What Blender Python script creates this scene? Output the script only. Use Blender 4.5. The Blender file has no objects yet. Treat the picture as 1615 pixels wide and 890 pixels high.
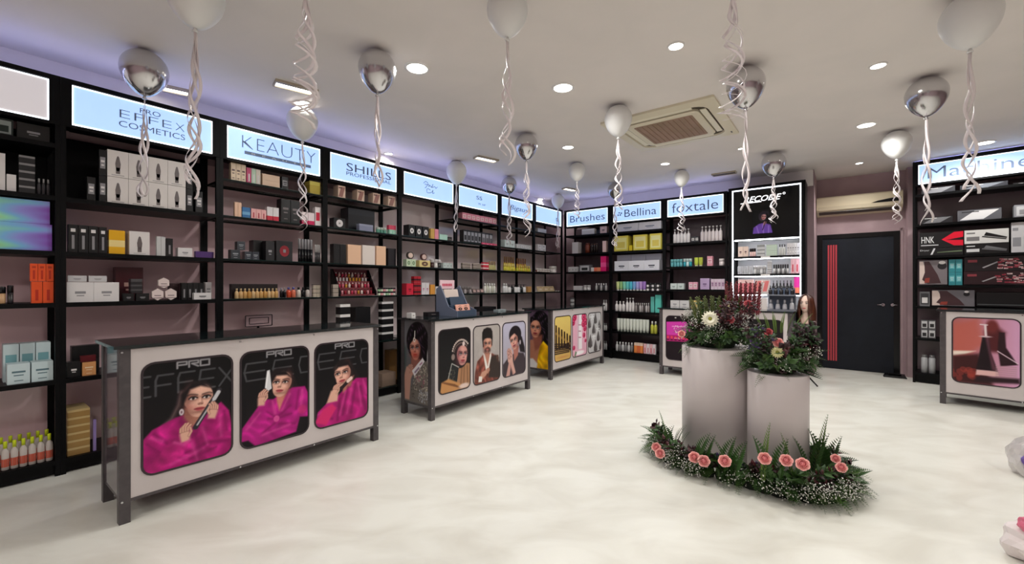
import bpy, bmesh, math, random
import numpy as np
from mathutils import Vector, Matrix
random.seed(7); np.random.seed(7)
SC = bpy.context.scene; COL = SC.collection
F = 680.0; PCX = 807.0; HZ = 450.0; EYE = 1.35; CEIL = 3.08
# ------------------------------------------------------------- camera, world, exposure
cam = bpy.data.objects.new('camera', bpy.data.cameras.new('camera')); COL.objects.link(cam)
cam.location = (0, 0, EYE); cam.rotation_euler = (math.pi/2, 0, 0)
cam.data.sensor_width = 36; cam.data.lens = F/1615*36
cam.data.shift_x = (807.5-PCX)/1615; cam.data.shift_y = (HZ-445)/1615
cam.data.clip_start = 0.05
SC.camera = cam
w = bpy.data.worlds.new('world'); SC.world = w; w.use_nodes = True
w.node_tree.nodes['Background'].inputs[0].default_value = (.9, .92, 1, 1)
w.node_tree.nodes['Background'].inputs[1].default_value = 0.05
SC.view_settings.view_transform = 'Standard'; SC.view_settings.look = 'None'
SC.view_settings.exposure = 0.0; SC.view_settings.gamma = 1
SC.view_settings.use_curve_mapping = False
LAMP_W = 58.0            # each ceiling downlight
SIGN_E = 1.0             # light boxes
COVE_E = 2.4             # blue strip lights on top of the shelving
# ------------------------------------------------------------- helpers
def lin(c):
    return tuple((x/255/12.92 if x/255 <= .04045 else ((x/255+.055)/1.055)**2.4) for x in c)
MATS = {}
def M(col, rough=.45, metal=0., emit=0., alpha=1., name=None, coat=0., spec=.5, trans=0.):
    k = (col, rough, metal, emit, alpha, coat, spec, trans)
    if k in MATS: return MATS[k]
    m = bpy.data.materials.new(name or 'mat_%02x%02x%02x' % tuple(int(x) for x in col)); m.use_nodes = True
    p = m.node_tree.nodes['Principled BSDF']; L = lin(col)
    p.inputs['Base Color'].default_value = (*L, 1)
    p.inputs['Roughness'].default_value = rough; p.inputs['Metallic'].default_value = metal
    p.inputs['Specular IOR Level'].default_value = spec
    p.inputs['Coat Weight'].default_value = coat
    p.inputs['Transmission Weight'].default_value = trans
    if emit:
        p.inputs['Emission Color'].default_value = (*L, 1); p.inputs['Emission Strength'].default_value = emit
    if alpha < 1: p.inputs['Alpha'].default_value = alpha
    m.diffuse_color = (*L, 1)
    MATS[k] = m
    return m
def noisy(name, c1, c2, scale, rough, detail=5, c3=None, bump=0., stretch=(1, 1, 1), spec=.5, contrast=(.35, .65)):
    m = bpy.data.materials.new(name); m.use_nodes = True; nt = m.node_tree; N = nt.nodes; Lk = nt.links
    p = N['Principled BSDF']; tc = N.new('ShaderNodeTexCoord'); mp = N.new('ShaderNodeMapping')
    mp.inputs['Scale'].default_value = stretch; Lk.new(tc.outputs['Object'], mp.inputs['Vector'])
    nz = N.new('ShaderNodeTexNoise'); nz.inputs['Scale'].default_value = scale; nz.inputs['Detail'].default_value = detail
    nz.inputs['Distortion'].default_value = .6
    Lk.new(mp.outputs[0], nz.inputs['Vector'])
    cr = N.new('ShaderNodeValToRGB'); e = cr.color_ramp.elements
    e[0].position = contrast[0]; e[0].color = (*lin(c1), 1); e[1].position = contrast[1]; e[1].color = (*lin(c2), 1)
    if c3:
        x = cr.color_ramp.elements.new((contrast[0]+contrast[1])/2); x.color = (*lin(c3), 1)
    Lk.new(nz.outputs['Fac'], cr.inputs[0]); Lk.new(cr.outputs[0], p.inputs['Base Color'])
    p.inputs['Roughness'].default_value = rough; p.inputs['Specular IOR Level'].default_value = spec
    if bump:
        b = N.new('ShaderNodeBump'); b.inputs['Strength'].default_value = bump; b.inputs['Distance'].default_value = .01
        Lk.new(nz.outputs['Fac'], b.inputs['Height']); Lk.new(b.outputs[0], p.inputs['Normal'])
    return m
def glassmat(name, tint, gloss=.25, rough=.03):
    m = bpy.data.materials.new(name); m.use_nodes = True; nt = m.node_tree; N = nt.nodes
    N.remove(N['Principled BSDF']); out = N['Material Output']
    t = N.new('ShaderNodeBsdfTransparent'); t.inputs[0].default_value = (*lin(tint), 1)
    g = N.new('ShaderNodeBsdfGlossy'); g.inputs[1].default_value = rough
    fr = N.new('ShaderNodeFresnel'); fr.inputs[0].default_value = 1.5
    mx = N.new('ShaderNodeMixShader'); ad = N.new('ShaderNodeMath'); ad.operation = 'ADD'; ad.inputs[1].default_value = gloss*.25; ad.use_clamp = True
    nt.links.new(fr.outputs[0], ad.inputs[0]); nt.links.new(ad.outputs[0], mx.inputs[0])
    nt.links.new(t.outputs[0], mx.inputs[1]); nt.links.new(g.outputs[0], mx.inputs[2]); nt.links.new(mx.outputs[0], out.inputs[0])
    return m
class MB:
    """collects simple shapes; build() links them as ONE mesh object"""
    def __init__(s): s.v = []; s.f = []; s.mi = []; s.mats = []; s.sm = []
    def _m(s, m):
        if m not in s.mats: s.mats.append(m)
        return s.mats.index(m)
    def face(s, pts, m, smooth=False):
        b = len(s.v); s.v += [tuple(p) for p in pts]; s.f.append(tuple(range(b, b+len(pts)))); s.mi.append(s._m(m)); s.sm.append(smooth)
    def box(s, x0, x1, y0, y1, z0, z1, m):
        b = len(s.v); s.v += [(x0,y0,z0),(x1,y0,z0),(x1,y1,z0),(x0,y1,z0),(x0,y0,z1),(x1,y0,z1),(x1,y1,z1),(x0,y1,z1)]
        for q in ((0,3,2,1),(4,5,6,7),(0,1,5,4),(1,2,6,5),(2,3,7,6),(3,0,4,7)):
            s.f.append(tuple(b+i for i in q)); s.mi.append(s._m(m)); s.sm.append(False)
        return s
    def rings(s, rings, m, smooth=True, cap0=True, cap1=True, closed=True):
        """list of equal-length rings of points -> skin"""
        b = len(s.v); n = len(rings[0]); k = s._m(m)
        for r in rings: s.v += [tuple(p) for p in r]
        for i in range(len(rings)-1):
            for j in range(n if closed else n-1):
                a = b+i*n+j; c = b+i*n+(j+1) % n
                s.f.append((a, c, c+n, a+n)); s.mi.append(k); s.sm.append(smooth)
        if cap0: s.f.append(tuple(b+j for j in reversed(range(n)))); s.mi.append(k); s.sm.append(False)
        if cap1: s.f.append(tuple(b+(len(rings)-1)*n+j for j in range(n))); s.mi.append(k); s.sm.append(False)
        return s
    def lathe(s, prof, m, n=14, c=(0, 0, 0), sx=1., sy=1., smooth=True, cap0=True, cap1=True):
        R = [[(c[0]+r*sx*math.cos(2*math.pi*j/n), c[1]+r*sy*math.sin(2*math.pi*j/n), c[2]+z) for j in range(n)] for r, z in prof]
        return s.rings(R, m, smooth, cap0, cap1)
    def tube(s, pts, r, m, n=6, r1=None):
        R = []; P = [Vector(p) for p in pts]
        for i, p in enumerate(P):
            d = (P[min(i+1, len(P)-1)]-P[max(i-1, 0)]).normalized()
            u = d.cross(Vector((0, 0, 1)));  u = u.normalized() if u.length > 1e-4 else Vector((1, 0, 0))
            v = d.cross(u); rr = r if r1 is None else r+(r1-r)*i/(len(P)-1)
            R.append([p+u*rr*math.cos(2*math.pi*j/n)+v*rr*math.sin(2*math.pi*j/n) for j in range(n)])
        return s.rings(R, m)
    def mesh(s, name):
        me = bpy.data.meshes.new(name); me.from_pydata(s.v, [], s.f)
        for m in s.mats: me.materials.append(m)
        me.polygons.foreach_set('material_index', s.mi); me.polygons.foreach_set('use_smooth', s.sm)
        me.update(); return me
    def build(s, name, parent=None, loc=(0, 0, 0), rz=0.):
        return link(name, s.mesh(name), parent, loc, rz)
def link(name, me, parent=None, loc=(0, 0, 0), rz=0., rot=None):
    o = bpy.data.objects.new(name, me); COL.objects.link(o)
    o.location = loc; o.rotation_euler = rot or (0, 0, rz)
    if parent: o.parent = parent
    return o
LABELS = {}
def tag(o, label, cat, group=None):
    nw = len(label.split()); assert 4 <= nw <= 16, (nw, label)
    if label in LABELS and not group: print('DUPLICATE LABEL', label)
    LABELS[label] = 1
    o['label'] = label; o['category'] = cat
    if group: o['group'] = group
    return o
def thing(name, label, cat, loc=(0, 0, 0), rz=0., group=None):
    o = link(name, None, None, loc, rz); o.empty_display_size = .1
    return tag(o, label, cat, group)
def struct(name, mb, parent=None):
    o = mb.build(name, parent); o['kind'] = 'structure'; return o
class Fr:
    """a run of furniture: origin on the floor, local x to the right, local y into the depth"""
    def __init__(s, o, rz): s.o = o; s.rz = rz; s.c = math.cos(rz); s.s = math.sin(rz)
    def w(s, x, y, z=0.): return (s.o[0]+s.c*x-s.s*y, s.o[1]+s.s*x+s.c*y, z)
    def x(s, px, d=0.):
        a, b, _ = s.w(0, d); r = (px-PCX)/F
        return (r*b-a)/(s.c-r*s.s)
    def z(s, px, y, d=0.): return EYE-(y-HZ)*s.w(s.x(px, d), d)[1]/F
def on_ceil(px, y, z=CEIL):
    Y = (z-EYE)*F/(HZ-y); return ((px-PCX)/F*Y, Y)
def at(px, y, Y): return ((px-PCX)/F*Y, Y, EYE-(y-HZ)*Y/F)
TH = math.radians(52.4)
LW = Fr((-3.2, 3.06), TH)
b0 = LW.w(6.96, 0); BW = Fr((b0[0], b0[1]), TH-math.pi/2)
MW = Fr((5.58, 6.0), math.radians(-46))
PITCH = .985
# ------------------------------------------------------------- materials
BLACK = noisy('black_powder_coat', (4, 4, 6), (8, 8, 10), 40, .45, spec=.16)
BLACKG = M((6, 6, 9), .25, spec=.35, name='black_gloss')
PANEL = noisy('mauve_gloss_laminate', (232, 196, 201), (240, 208, 212), 1.2, .10, spec=.9)
DPANEL = noisy('plum_dark_laminate', (92, 76, 83), (106, 90, 96), 1.2, .2)
WALL = noisy('mauve_wall_paint', (168, 142, 148), (178, 152, 157), 3, .6)
CEILM = noisy('ceiling_paint', (226, 219, 215), (231, 223, 219), 2, .75)
FLOORM = noisy('pale_marble_floor', (222, 219, 209), (239, 238, 230), 2.0, .3, 12, (231, 229, 220), stretch=(1, 1.9, 1), contrast=(.32, .62))
TAUPE = noisy('taupe_metal', (66, 60, 63), (76, 70, 72), 20, .4)
CREAM = noisy('counter_laminate', (196, 187, 186), (203, 194, 193), 3, .3)
SHGLASS = glassmat('shelf_glass', (214, 226, 222), .35)
EDGEG = M((30, 52, 50), .12, name='glass_edge')
TOPGLASS = M((26, 34, 36), .06, name='dark_counter_glass', spec=.8)
CLEAR = glassmat('clear_acrylic', (225, 228, 230), .5)
WHITEP = M((236, 232, 230), .4, name='white_plastic')
SIGNM = M((166, 198, 246), .4, emit=SIGN_E, name='blue_white_lightbox')
LEDW = M((240, 246, 255), .4, emit=2.2, name='white_led')
COVEM = M((186, 192, 255), .4, emit=COVE_E*4, name='violet_led')
LAMPM = M((255, 248, 236), .4, emit=14, name='lamp_diffuser')
INK = M((112, 130, 160), .5, name='sign_ink')
CHROME = M((200, 200, 204), .15, 1., name='chrome')
# ------------------------------------------------------------- room shell
def wallseg(name, a, b, z0=0., z1=CEIL, m=WALL):
    mb = MB(); a = Vector(a[:2]); b = Vector(b[:2]); d = (b-a).normalized(); n = Vector((-d.y, d.x))*.08
    P = [a, b, b+n, a+n]
    mb.rings([[(p.x, p.y, z0) for p in P], [(p.x, p.y, z1) for p in P]], m, smooth=False)
    return struct(name, mb)
DOOR_D = 1.29
cLB = LW.w(7.39, .43); lEnd = LW.w(-7, .43)
bJ = BW.w(4.05, .43); dJ = BW.w(4.05, DOOR_D); dEnd = BW.w(5.6, DOOR_D)
mB = MW.w(-.10, .46); mEnd = MW.w(6, .46); fC = (7., -4.)
poly = [lEnd, cLB, bJ, dJ, dEnd, mB, mEnd, fC]
fl = MB(); fl.face([(p[0], p[1], 0) for p in reversed(poly)], FLOORM); struct('floor', fl)
cl = MB(); cl.face([(p[0], p[1], CEIL) for p in poly], CEILM); struct('ceiling', cl)
wallseg('wall_left', lEnd, cLB); wallseg('wall_back', cLB, bJ); wallseg('wall_recess', bJ, dJ)
wallseg('wall_door', dJ, dEnd); wallseg('wall_passage', dEnd, mB); wallseg('wall_right', mB, mEnd)
wallseg('wall_entrance', mEnd, fC); wallseg('wall_front', fC, lEnd)
for nm, a, b in (('added_frieze_2', LW.w(-6.9, .424), LW.w(7.3, .424)), ('added_frieze_3', BW.w(-.35, .424), BW.w(4.04, .424)), ('added_frieze_4', MW.w(-.05, .452), MW.w(5.9, .452))):
    wallseg(nm, a, b, 2.84, CEIL-.001, CEILM)  # boards added in ceiling paint to keep the strip above the shelving light
# door in the recess
DF = Fr(BW.w(0, DOOR_D)[:2], BW.rz)
DRM = noisy('charcoal_blue_door', (17, 21, 31), (21, 26, 37), 6, .5, spec=.3)
dx0, dx1 = DF.x(1289), DF.x(1419); dz = 2.17
door = link('door_1', None, None, DF.w(0, 0), DF.rz); door['kind'] = 'structure'
mb = MB(); mb.box(dx0, dx0+.07, -.03, .0, 0, dz, BLACKG); mb.box(dx1-.07, dx1, -.03, .0, 0, dz, BLACKG); mb.box(dx0+.07, dx1-.07, -.03, 0, dz-.07, dz, BLACKG); mb.build('door_frame', door)
MB().box(dx0+.07, dx1-.07, -.018, 0, .005, dz-.07, DRM).build('door_leaf', door)
sx0, sx1 = DF.x(1305), DF.x(1321); sw = (sx1-sx0)/4
for i in range(4):
    MB().box(sx0+i*sw+.004, sx0+(i+1)*sw-.008, -.023, -.018, .13, 2.0, M((196, 66, 78), .35)).build('inlay_strip', door)
hx = DF.x(1400)
mb = MB(); mb.lathe([(.022, 0), (.022, .008)], CHROME, 12, (0, 0, 0)); me = mb.mesh('rose_plate')
for k in (-.055, .055):
    h = link('door_handle', me, door, (hx+k, -.018, 1.05), rot=(math.pi/2, 0, 0))
    MB().tube([(0, 0, .008), (0, 0, .04), (-.07 if k < 0 else .05, 0, .04)], .008, CHROME).build('lever', h)
mb = MB(); mb.box(DF.x(1289)-.04, DF.x(1289)-.002, -.012, 0, 0, dz+.04, WALL); mb.box(dx1+.002, dx1+.04, -.012, 0, 0, dz+.04, WALL); mb.box(dx0-.04, dx1+.04, -.012, 0, dz+.002, dz+.04, WALL)
o = mb.build('trim_1', None, DF.w(0, 0), DF.rz); o['kind'] = 'structure'
# ------------------------------------------------------------- text
def text_mesh(body, w, h, mat, shear=0., off=0., space=1., ext=.0015):
    cu = bpy.data.curves.new('t', 'FONT'); cu.body = body; cu.size = 1; cu.extrude = .004; cu.shear = shear; cu.offset = off; cu.space_character = space
    cu.resolution_u = 3
    o = bpy.data.objects.new('t', cu); COL.objects.link(o)
    dg = bpy.context.evaluated_depsgraph_get(); me = bpy.data.meshes.new_from_object(o.evaluated_get(dg))
    bpy.data.objects.remove(o)
    n = len(me.vertices); a = np.empty(n*3, np.float32); me.vertices.foreach_get('co', a); a = a.reshape(-1, 3)
    lo = a.min(0); hi = a.max(0); s = (hi-lo); a = (a-lo)/np.maximum(s, 1e-6)
    b = np.empty_like(a); b[:, 0] = (a[:, 0]-.5)*w; b[:, 2] = (a[:, 1]-.5)*h; b[:, 1] = -a[:, 2]*ext
    me.vertices.foreach_set('co', b.ravel()); me.materials.clear(); me.materials.append(mat); me.update()
    return me
# ------------------------------------------------------------- shelving units
UNITS = {}
ORD = ['first', 'second', 'third', 'fourth', 'fifth', 'sixth', 'seventh', 'eighth', 'ninth', 'tenth', 'eleventh', 'twelfth', 'thirteenth', 'fourteenth']
LPANEL = noisy('pale_mauve_laminate', (240, 220, 220), (244, 228, 228), 1.2, .10, spec=.9)
def shelving(fr, x0, wid, shelves, uname, label, solid=True, panel=PANEL, top=2.83, sign=True, sz=(2.515, 2.785), upper_dark=False, depth=.42):
    u = thing('shelving_unit', label, 'shelving', fr.w(x0, 0), fr.rz, 'shelving units')
    del u['group']
    pw = .027
    for px in (0, wid-pw):
        for py in (0, depth-.03):
            MB().box(px, px+pw, py, py+.03, 0, top, BLACK).build('post', u)
    MB().box(pw, wid-pw, depth-.012, depth, .08, sz[0]-.02, panel).build('back_panel', u)
    if upper_dark:
        MB().box(pw, wid-pw, depth-.02, depth-.0125, 1.99, sz[0]-.02, BLACK).build('upper_shade_panel', u)  # black sheet puts the shade below the sign housing into the colour
    sp = MB(); th = .032 if solid else .02
    for z in shelves:
        mb = MB()
        if solid:
            mb.box(pw, wid-pw, .002, depth-.021, z-th, z, BLACK); mb.build('shelf', u)
        else:
            mb.box(pw, wid-pw, .004, .02, z-th, z-.006, BLACK); mb.box(pw, wid-pw, depth-.04, depth-.022, z-th, z-.006, BLACK)
            mb.box(pw, pw+.018, .02, depth-.04, z-th, z-.006, BLACK); mb.box(wid-pw-.018, wid-pw, .02, depth-.04, z-th, z-.006, BLACK)
            s = mb.build('shelf', u)
            g = MB().box(pw, wid-pw, .003, depth-.022, z-.0058, z, SHGLASS); g.box(pw, wid-pw, .001, .0029, z-.0058, z, EDGEG)
            g.build('glass_pane', s)
    # bottom plinth
    MB().box(pw, wid-pw, .03, .05, 0.01, shelves[-1]-.033, BLACK).build('plinth', u)
    a, b = sz
    mb = MB(); m0 = .0615
    mb.box(0, wid, -.004, depth, b+.012, top, BLACK); mb.box(0, m0-.006, -.004, .12, a-.03, b+.012, BLACK); mb.box(wid-m0+.006, wid, -.004, .12, a-.03, b+.012, BLACK)
    mb.box(m0-.006, wid-m0+.006, -.004, .12, a-.035, a-.012, BLACK); mb.box(m0-.006, wid-m0+.006, .1, .12, a-.012, b+.012, BLACK)
    mb.build('sign_housing', u)
    sgn = None
    if sign:
        sgn = MB().box(m0, wid-m0, .004, .03, a, b, SIGNM).build('sign_panel', u)
        mb = MB(); t = .007
        mb.box(m0-.005, m0-.005+t, .0, .02, a, b, LEDW); mb.box(wid-m0-t+.005, wid-m0+.005, .0, .02, a, b, LEDW)
        mb.box(m0-.005, wid-m0+.005, .0, .02, b, b+t, LEDW); mb.box(m0-.005, wid-m0+.005, .0, .02, a-t, a, LEDW)
        mb.build('led_edge', sgn)
    MB().box(.02, wid-.02, .10, .13, top, top+.012, COVEM).build('cove_light', u)
    UNITS.setdefault(id(fr), []).append((x0, x0+wid, sorted(shelves, reverse=True), uname))
    return u, sgn
def letter(sgn, body, xc, zc, w, h, **k):
    return link('lettering', text_mesh(body, w, h, k.pop('mat', INK), **k), sgn, (xc, .0038, zc))
A, B, C_, D_, E_ = 1.98, 1.59, 1.225, .68, .11
LSH = [[2.35, A, B, C_, D_, E_], [A, B, C_, D_, E_], [2.31, A, B, C_, D_, E_], [2.32, A, B, C_, D_, E_], [A, B, C_, D_, E_], [2.32, A, B, C_, D_, E_], [2.32, A, B, C_, D_, E_], [2.32, A, B, C_, D_, E_]]
LLAB = ['black shelving unit cut off by the left edge under a blank white light box',
        'black shelving unit under the light box lettered with cosmetics in three lines',
        'black shelving unit under the light box with thin capitals above a grey band',
        'black shelving unit with four small printed boxes on its top glass shelf',
        'black shelving unit with red bags, second left of the one with pink box row',
        'black shelving unit with row of pink boxes right below its light box',
        'black shelving unit with rows of tall golden bottles on third glass shelf',
        'last black shelving unit on the left wall, beside the dark corner']
S = []
LN = ['far-left unit', 'second left-wall unit', 'third left-wall unit', 'fourth left-wall unit', 'fifth left-wall unit', 'sixth left-wall unit', 'seventh left-wall unit', 'corner left-wall unit']
for k in range(8):
    S.append(shelving(LW, -.985+k*PITCH+.0, PITCH-.001, LSH[k], LN[k], LLAB[k], solid=(k < 2), upper_dark=(k < 2), panel=PANEL if k < 3 else LPANEL))
# the first light box is blank white and dim
S[0][1].data.materials[0] = M((196, 190, 192), .4, emit=.75, name='blank_lightbox')
s = S[1][1]; zc = 2.65
letter(s, 'PRO', .50, 2.733, .13, .038, off=-.006); 
for i, ch in enumerate('EFFEX'): letter(s, ch, .345+.0875*i, 2.672, .062, .06, off=-.02)
letter(s, 'COSMETICS', .52, 2.595, .42, .046, off=-.004)
s = S[2][1]; letter(s, 'KEAUTY', .53, 2.682, .70, .115, off=-.025)
o = MB().box(.20, .83, .0025, .004, 2.57, 2.6, M((134, 156, 190), .5)).build('band', s)
letter(s, 'BEAUTY', .52, 2.585, .52, .02, space=2.6, mat=M((225, 235, 250), .5)).location.y = .0024
s = S[3][1]; letter(s, 'SHILLS', .55, 2.68, .60, .09, off=.0); letter(s, 'PROFESSIONAL', .55, 2.605, .60, .04)
def scribble(sgn, pts, r=.0035):
    P = []
    for i in range(len(pts)-1):
        for q in range(6):
            p0 = pts[max(i-1, 0)]; p1 = pts[i]; p2 = pts[i+1]; p3 = pts[min(i+2, len(pts)-1)]; t = q/6
            c = [0.5*((2*p1[j])+(-p0[j]+p2[j])*t+(2*p0[j]-5*p1[j]+4*p2[j]-p3[j])*t*t+(-p0[j]+3*p1[j]-3*p2[j]+p3[j])*t**3) for j in (0, 1)]
            P.append((c[0], .003, c[1]))
    MB().tube(P, r, INK, 5).build('lettering', sgn)
s = S[4][1]
scribble(s, [(.38, 2.70), (.42, 2.73), (.46, 2.71), (.43, 2.66), (.40, 2.64)]); scribble(s, [(.40, 2.69), (.48, 2.695), (.47, 2.67), (.50, 2.69), (.52, 2.67), (.55, 2.72), (.53, 2.67), (.58, 2.69), (.60, 2.67), (.63, 2.70)])
scribble(s, [(.50, 2.63), (.45, 2.64), (.44, 2.59), (.49, 2.59), (.53, 2.61), (.55, 2.64), (.54, 2.59), (.58, 2.61)])
s = S[5][1]; letter(s, 'SS', .5, 2.68, .13, .055); letter(s, 'n ur', .57, 2.59, .17, .025)
s = S[6][1]; letter(s, 'Bigaus', .53, 2.645, .52, .105, shear=.35)
s = S[7][1]; letter(s, 'n', .78, 2.62, .07, .07)
BSH = [[2.325, 1.97, 1.61, 1.25, .87, .5, .14], [2.325, 1.97, 1.61, 1.25, .87, .5, .14], [2.06, 1.66, 1.28, .97, .5, .14]]
BLAB = ['narrow-looking black shelving unit in the corner, under the Brushes light box', 'black shelving unit full of yellow boxes and pastel tubes on back wall', 'black shelving unit with white pump bottles on top shelf, beside lit display']
BN = ['first back-wall unit', 'second back-wall unit', 'third back-wall unit']
BS = [shelving(BW, k*PITCH, PITCH-.001, BSH[k], BN[k], BLAB[k], panel=DPANEL) for k in range(3)]
letter(BS[0][1], 'Brushes', .50, 2.645, .74, .13, off=-.003)
letter(BS[1][1], 'Bellina', .56, 2.65, .58, .135, off=-.003)
o = MB()
for i, (ex, ez) in enumerate(((.15, 2.63), (.19, 2.63), (.17, 2.67), (.21, 2.66))):
    o.face([(ex-.018, .003, ez), (ex, .003, ez-.018), (ex+.018, .003, ez), (ex, .003, ez+.018)], INK)
o.build('emblem', BS[1][1])
letter(BS[2][1], 'foxtale', .49, 2.65, .72, .16, off=-.006)
MSH = [2.60, 2.19, 1.755, 1.35, 1.06, .62, .14]
MU = shelving(MW, 0, 1.62, MSH, 'right-hand unit', 'tall black shelving unit of hair tools at the right edge', panel=DPANEL, top=3.06, sz=(2.75, 3.0))
letter(MU[1], 'Machines', .66, 2.88, 1.02, .15, off=-.006)
# ------------------------------------------------------------- lit display at the right end of the back wall
dsp = thing('lit_display_unit', 'tall black display with glowing white frame and lit shelves beside the door', 'shelving', BW.w(2.97, 0), BW.rz)
DW = 1.0
mb = MB(); mb.box(0, .05, 0, .42, 0, 2.86, BLACK); mb.box(DW-.05, DW, 0, .42, 0, 2.86, BLACK); mb.box(.05, DW-.05, 0, .42, 2.82, 2.86, BLACK); mb.box(.05, DW-.05, .40, .42, 0, 2.82, BLACK); mb.box(.05, DW-.05, .02, .40, 0, .1, BLACK); mb.build('frame', dsp)
for a in ((.05, .068, .1, 2.82), (DW-.068, DW-.05, .1, 2.82), (.068, DW-.068, 2.802, 2.82)):
    MB().box(a[0], a[1], -.002, .03, a[2], a[3], LEDW).build('led_strip', dsp)
hd = MB().box(.068, DW-.068, .01, .38, 2.05, 2.802, BLACKG).build('header_panel', dsp)
link('lettering', text_mesh('RECODE', .50, .085, M((250, 250, 252), .4, emit=1.3), shear=.35, off=.012), hd, (.46, .009, 2.66))
link('degree_mark', text_mesh('o', .035, .035, M((250, 250, 252), .4, emit=1.3), off=.01), hd, (.74, .009, 2.70))
MB().rings([[(.17, .007, 2.60), (.45, .007, 2.605), (.45, .007, 2.62), (.17, .007, 2.612)], [(.17, .009, 2.60), (.45, .009, 2.605), (.45, .009, 2.62), (.17, .009, 2.612)]], M((250, 250, 252), .4, emit=1.3), smooth=False).build('underline', hd)
WLIT = M((236, 236, 238), .35, name='white_shelf_back')
for z in (1.79, 1.52, 1.235, .96):
    sh = MB().box(.068, DW-.068, .02, .40, z-.03, z, BLACK).build('shelf', dsp)
    MB().box(DW/2-.06, DW/2+.06, .016, .02, z-.028, z-.003, WHITEP).build('price_holder', sh)
MB().box(.068, DW-.068, .385, .40, .96, 2.05, WLIT).build('back_panel', dsp)
for z in (2.05, 1.76, 1.49, 1.205):
    MB().box(.08, DW-.08, .06, .09, z-.012, z-.001, M((246, 248, 255), .4, emit=15.)).build('shelf_light', dsp)
UNITS[id(BW)].append((2.97, 3.97, [1.79, 1.52, 1.235, .96], 'lit display unit'))
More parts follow.
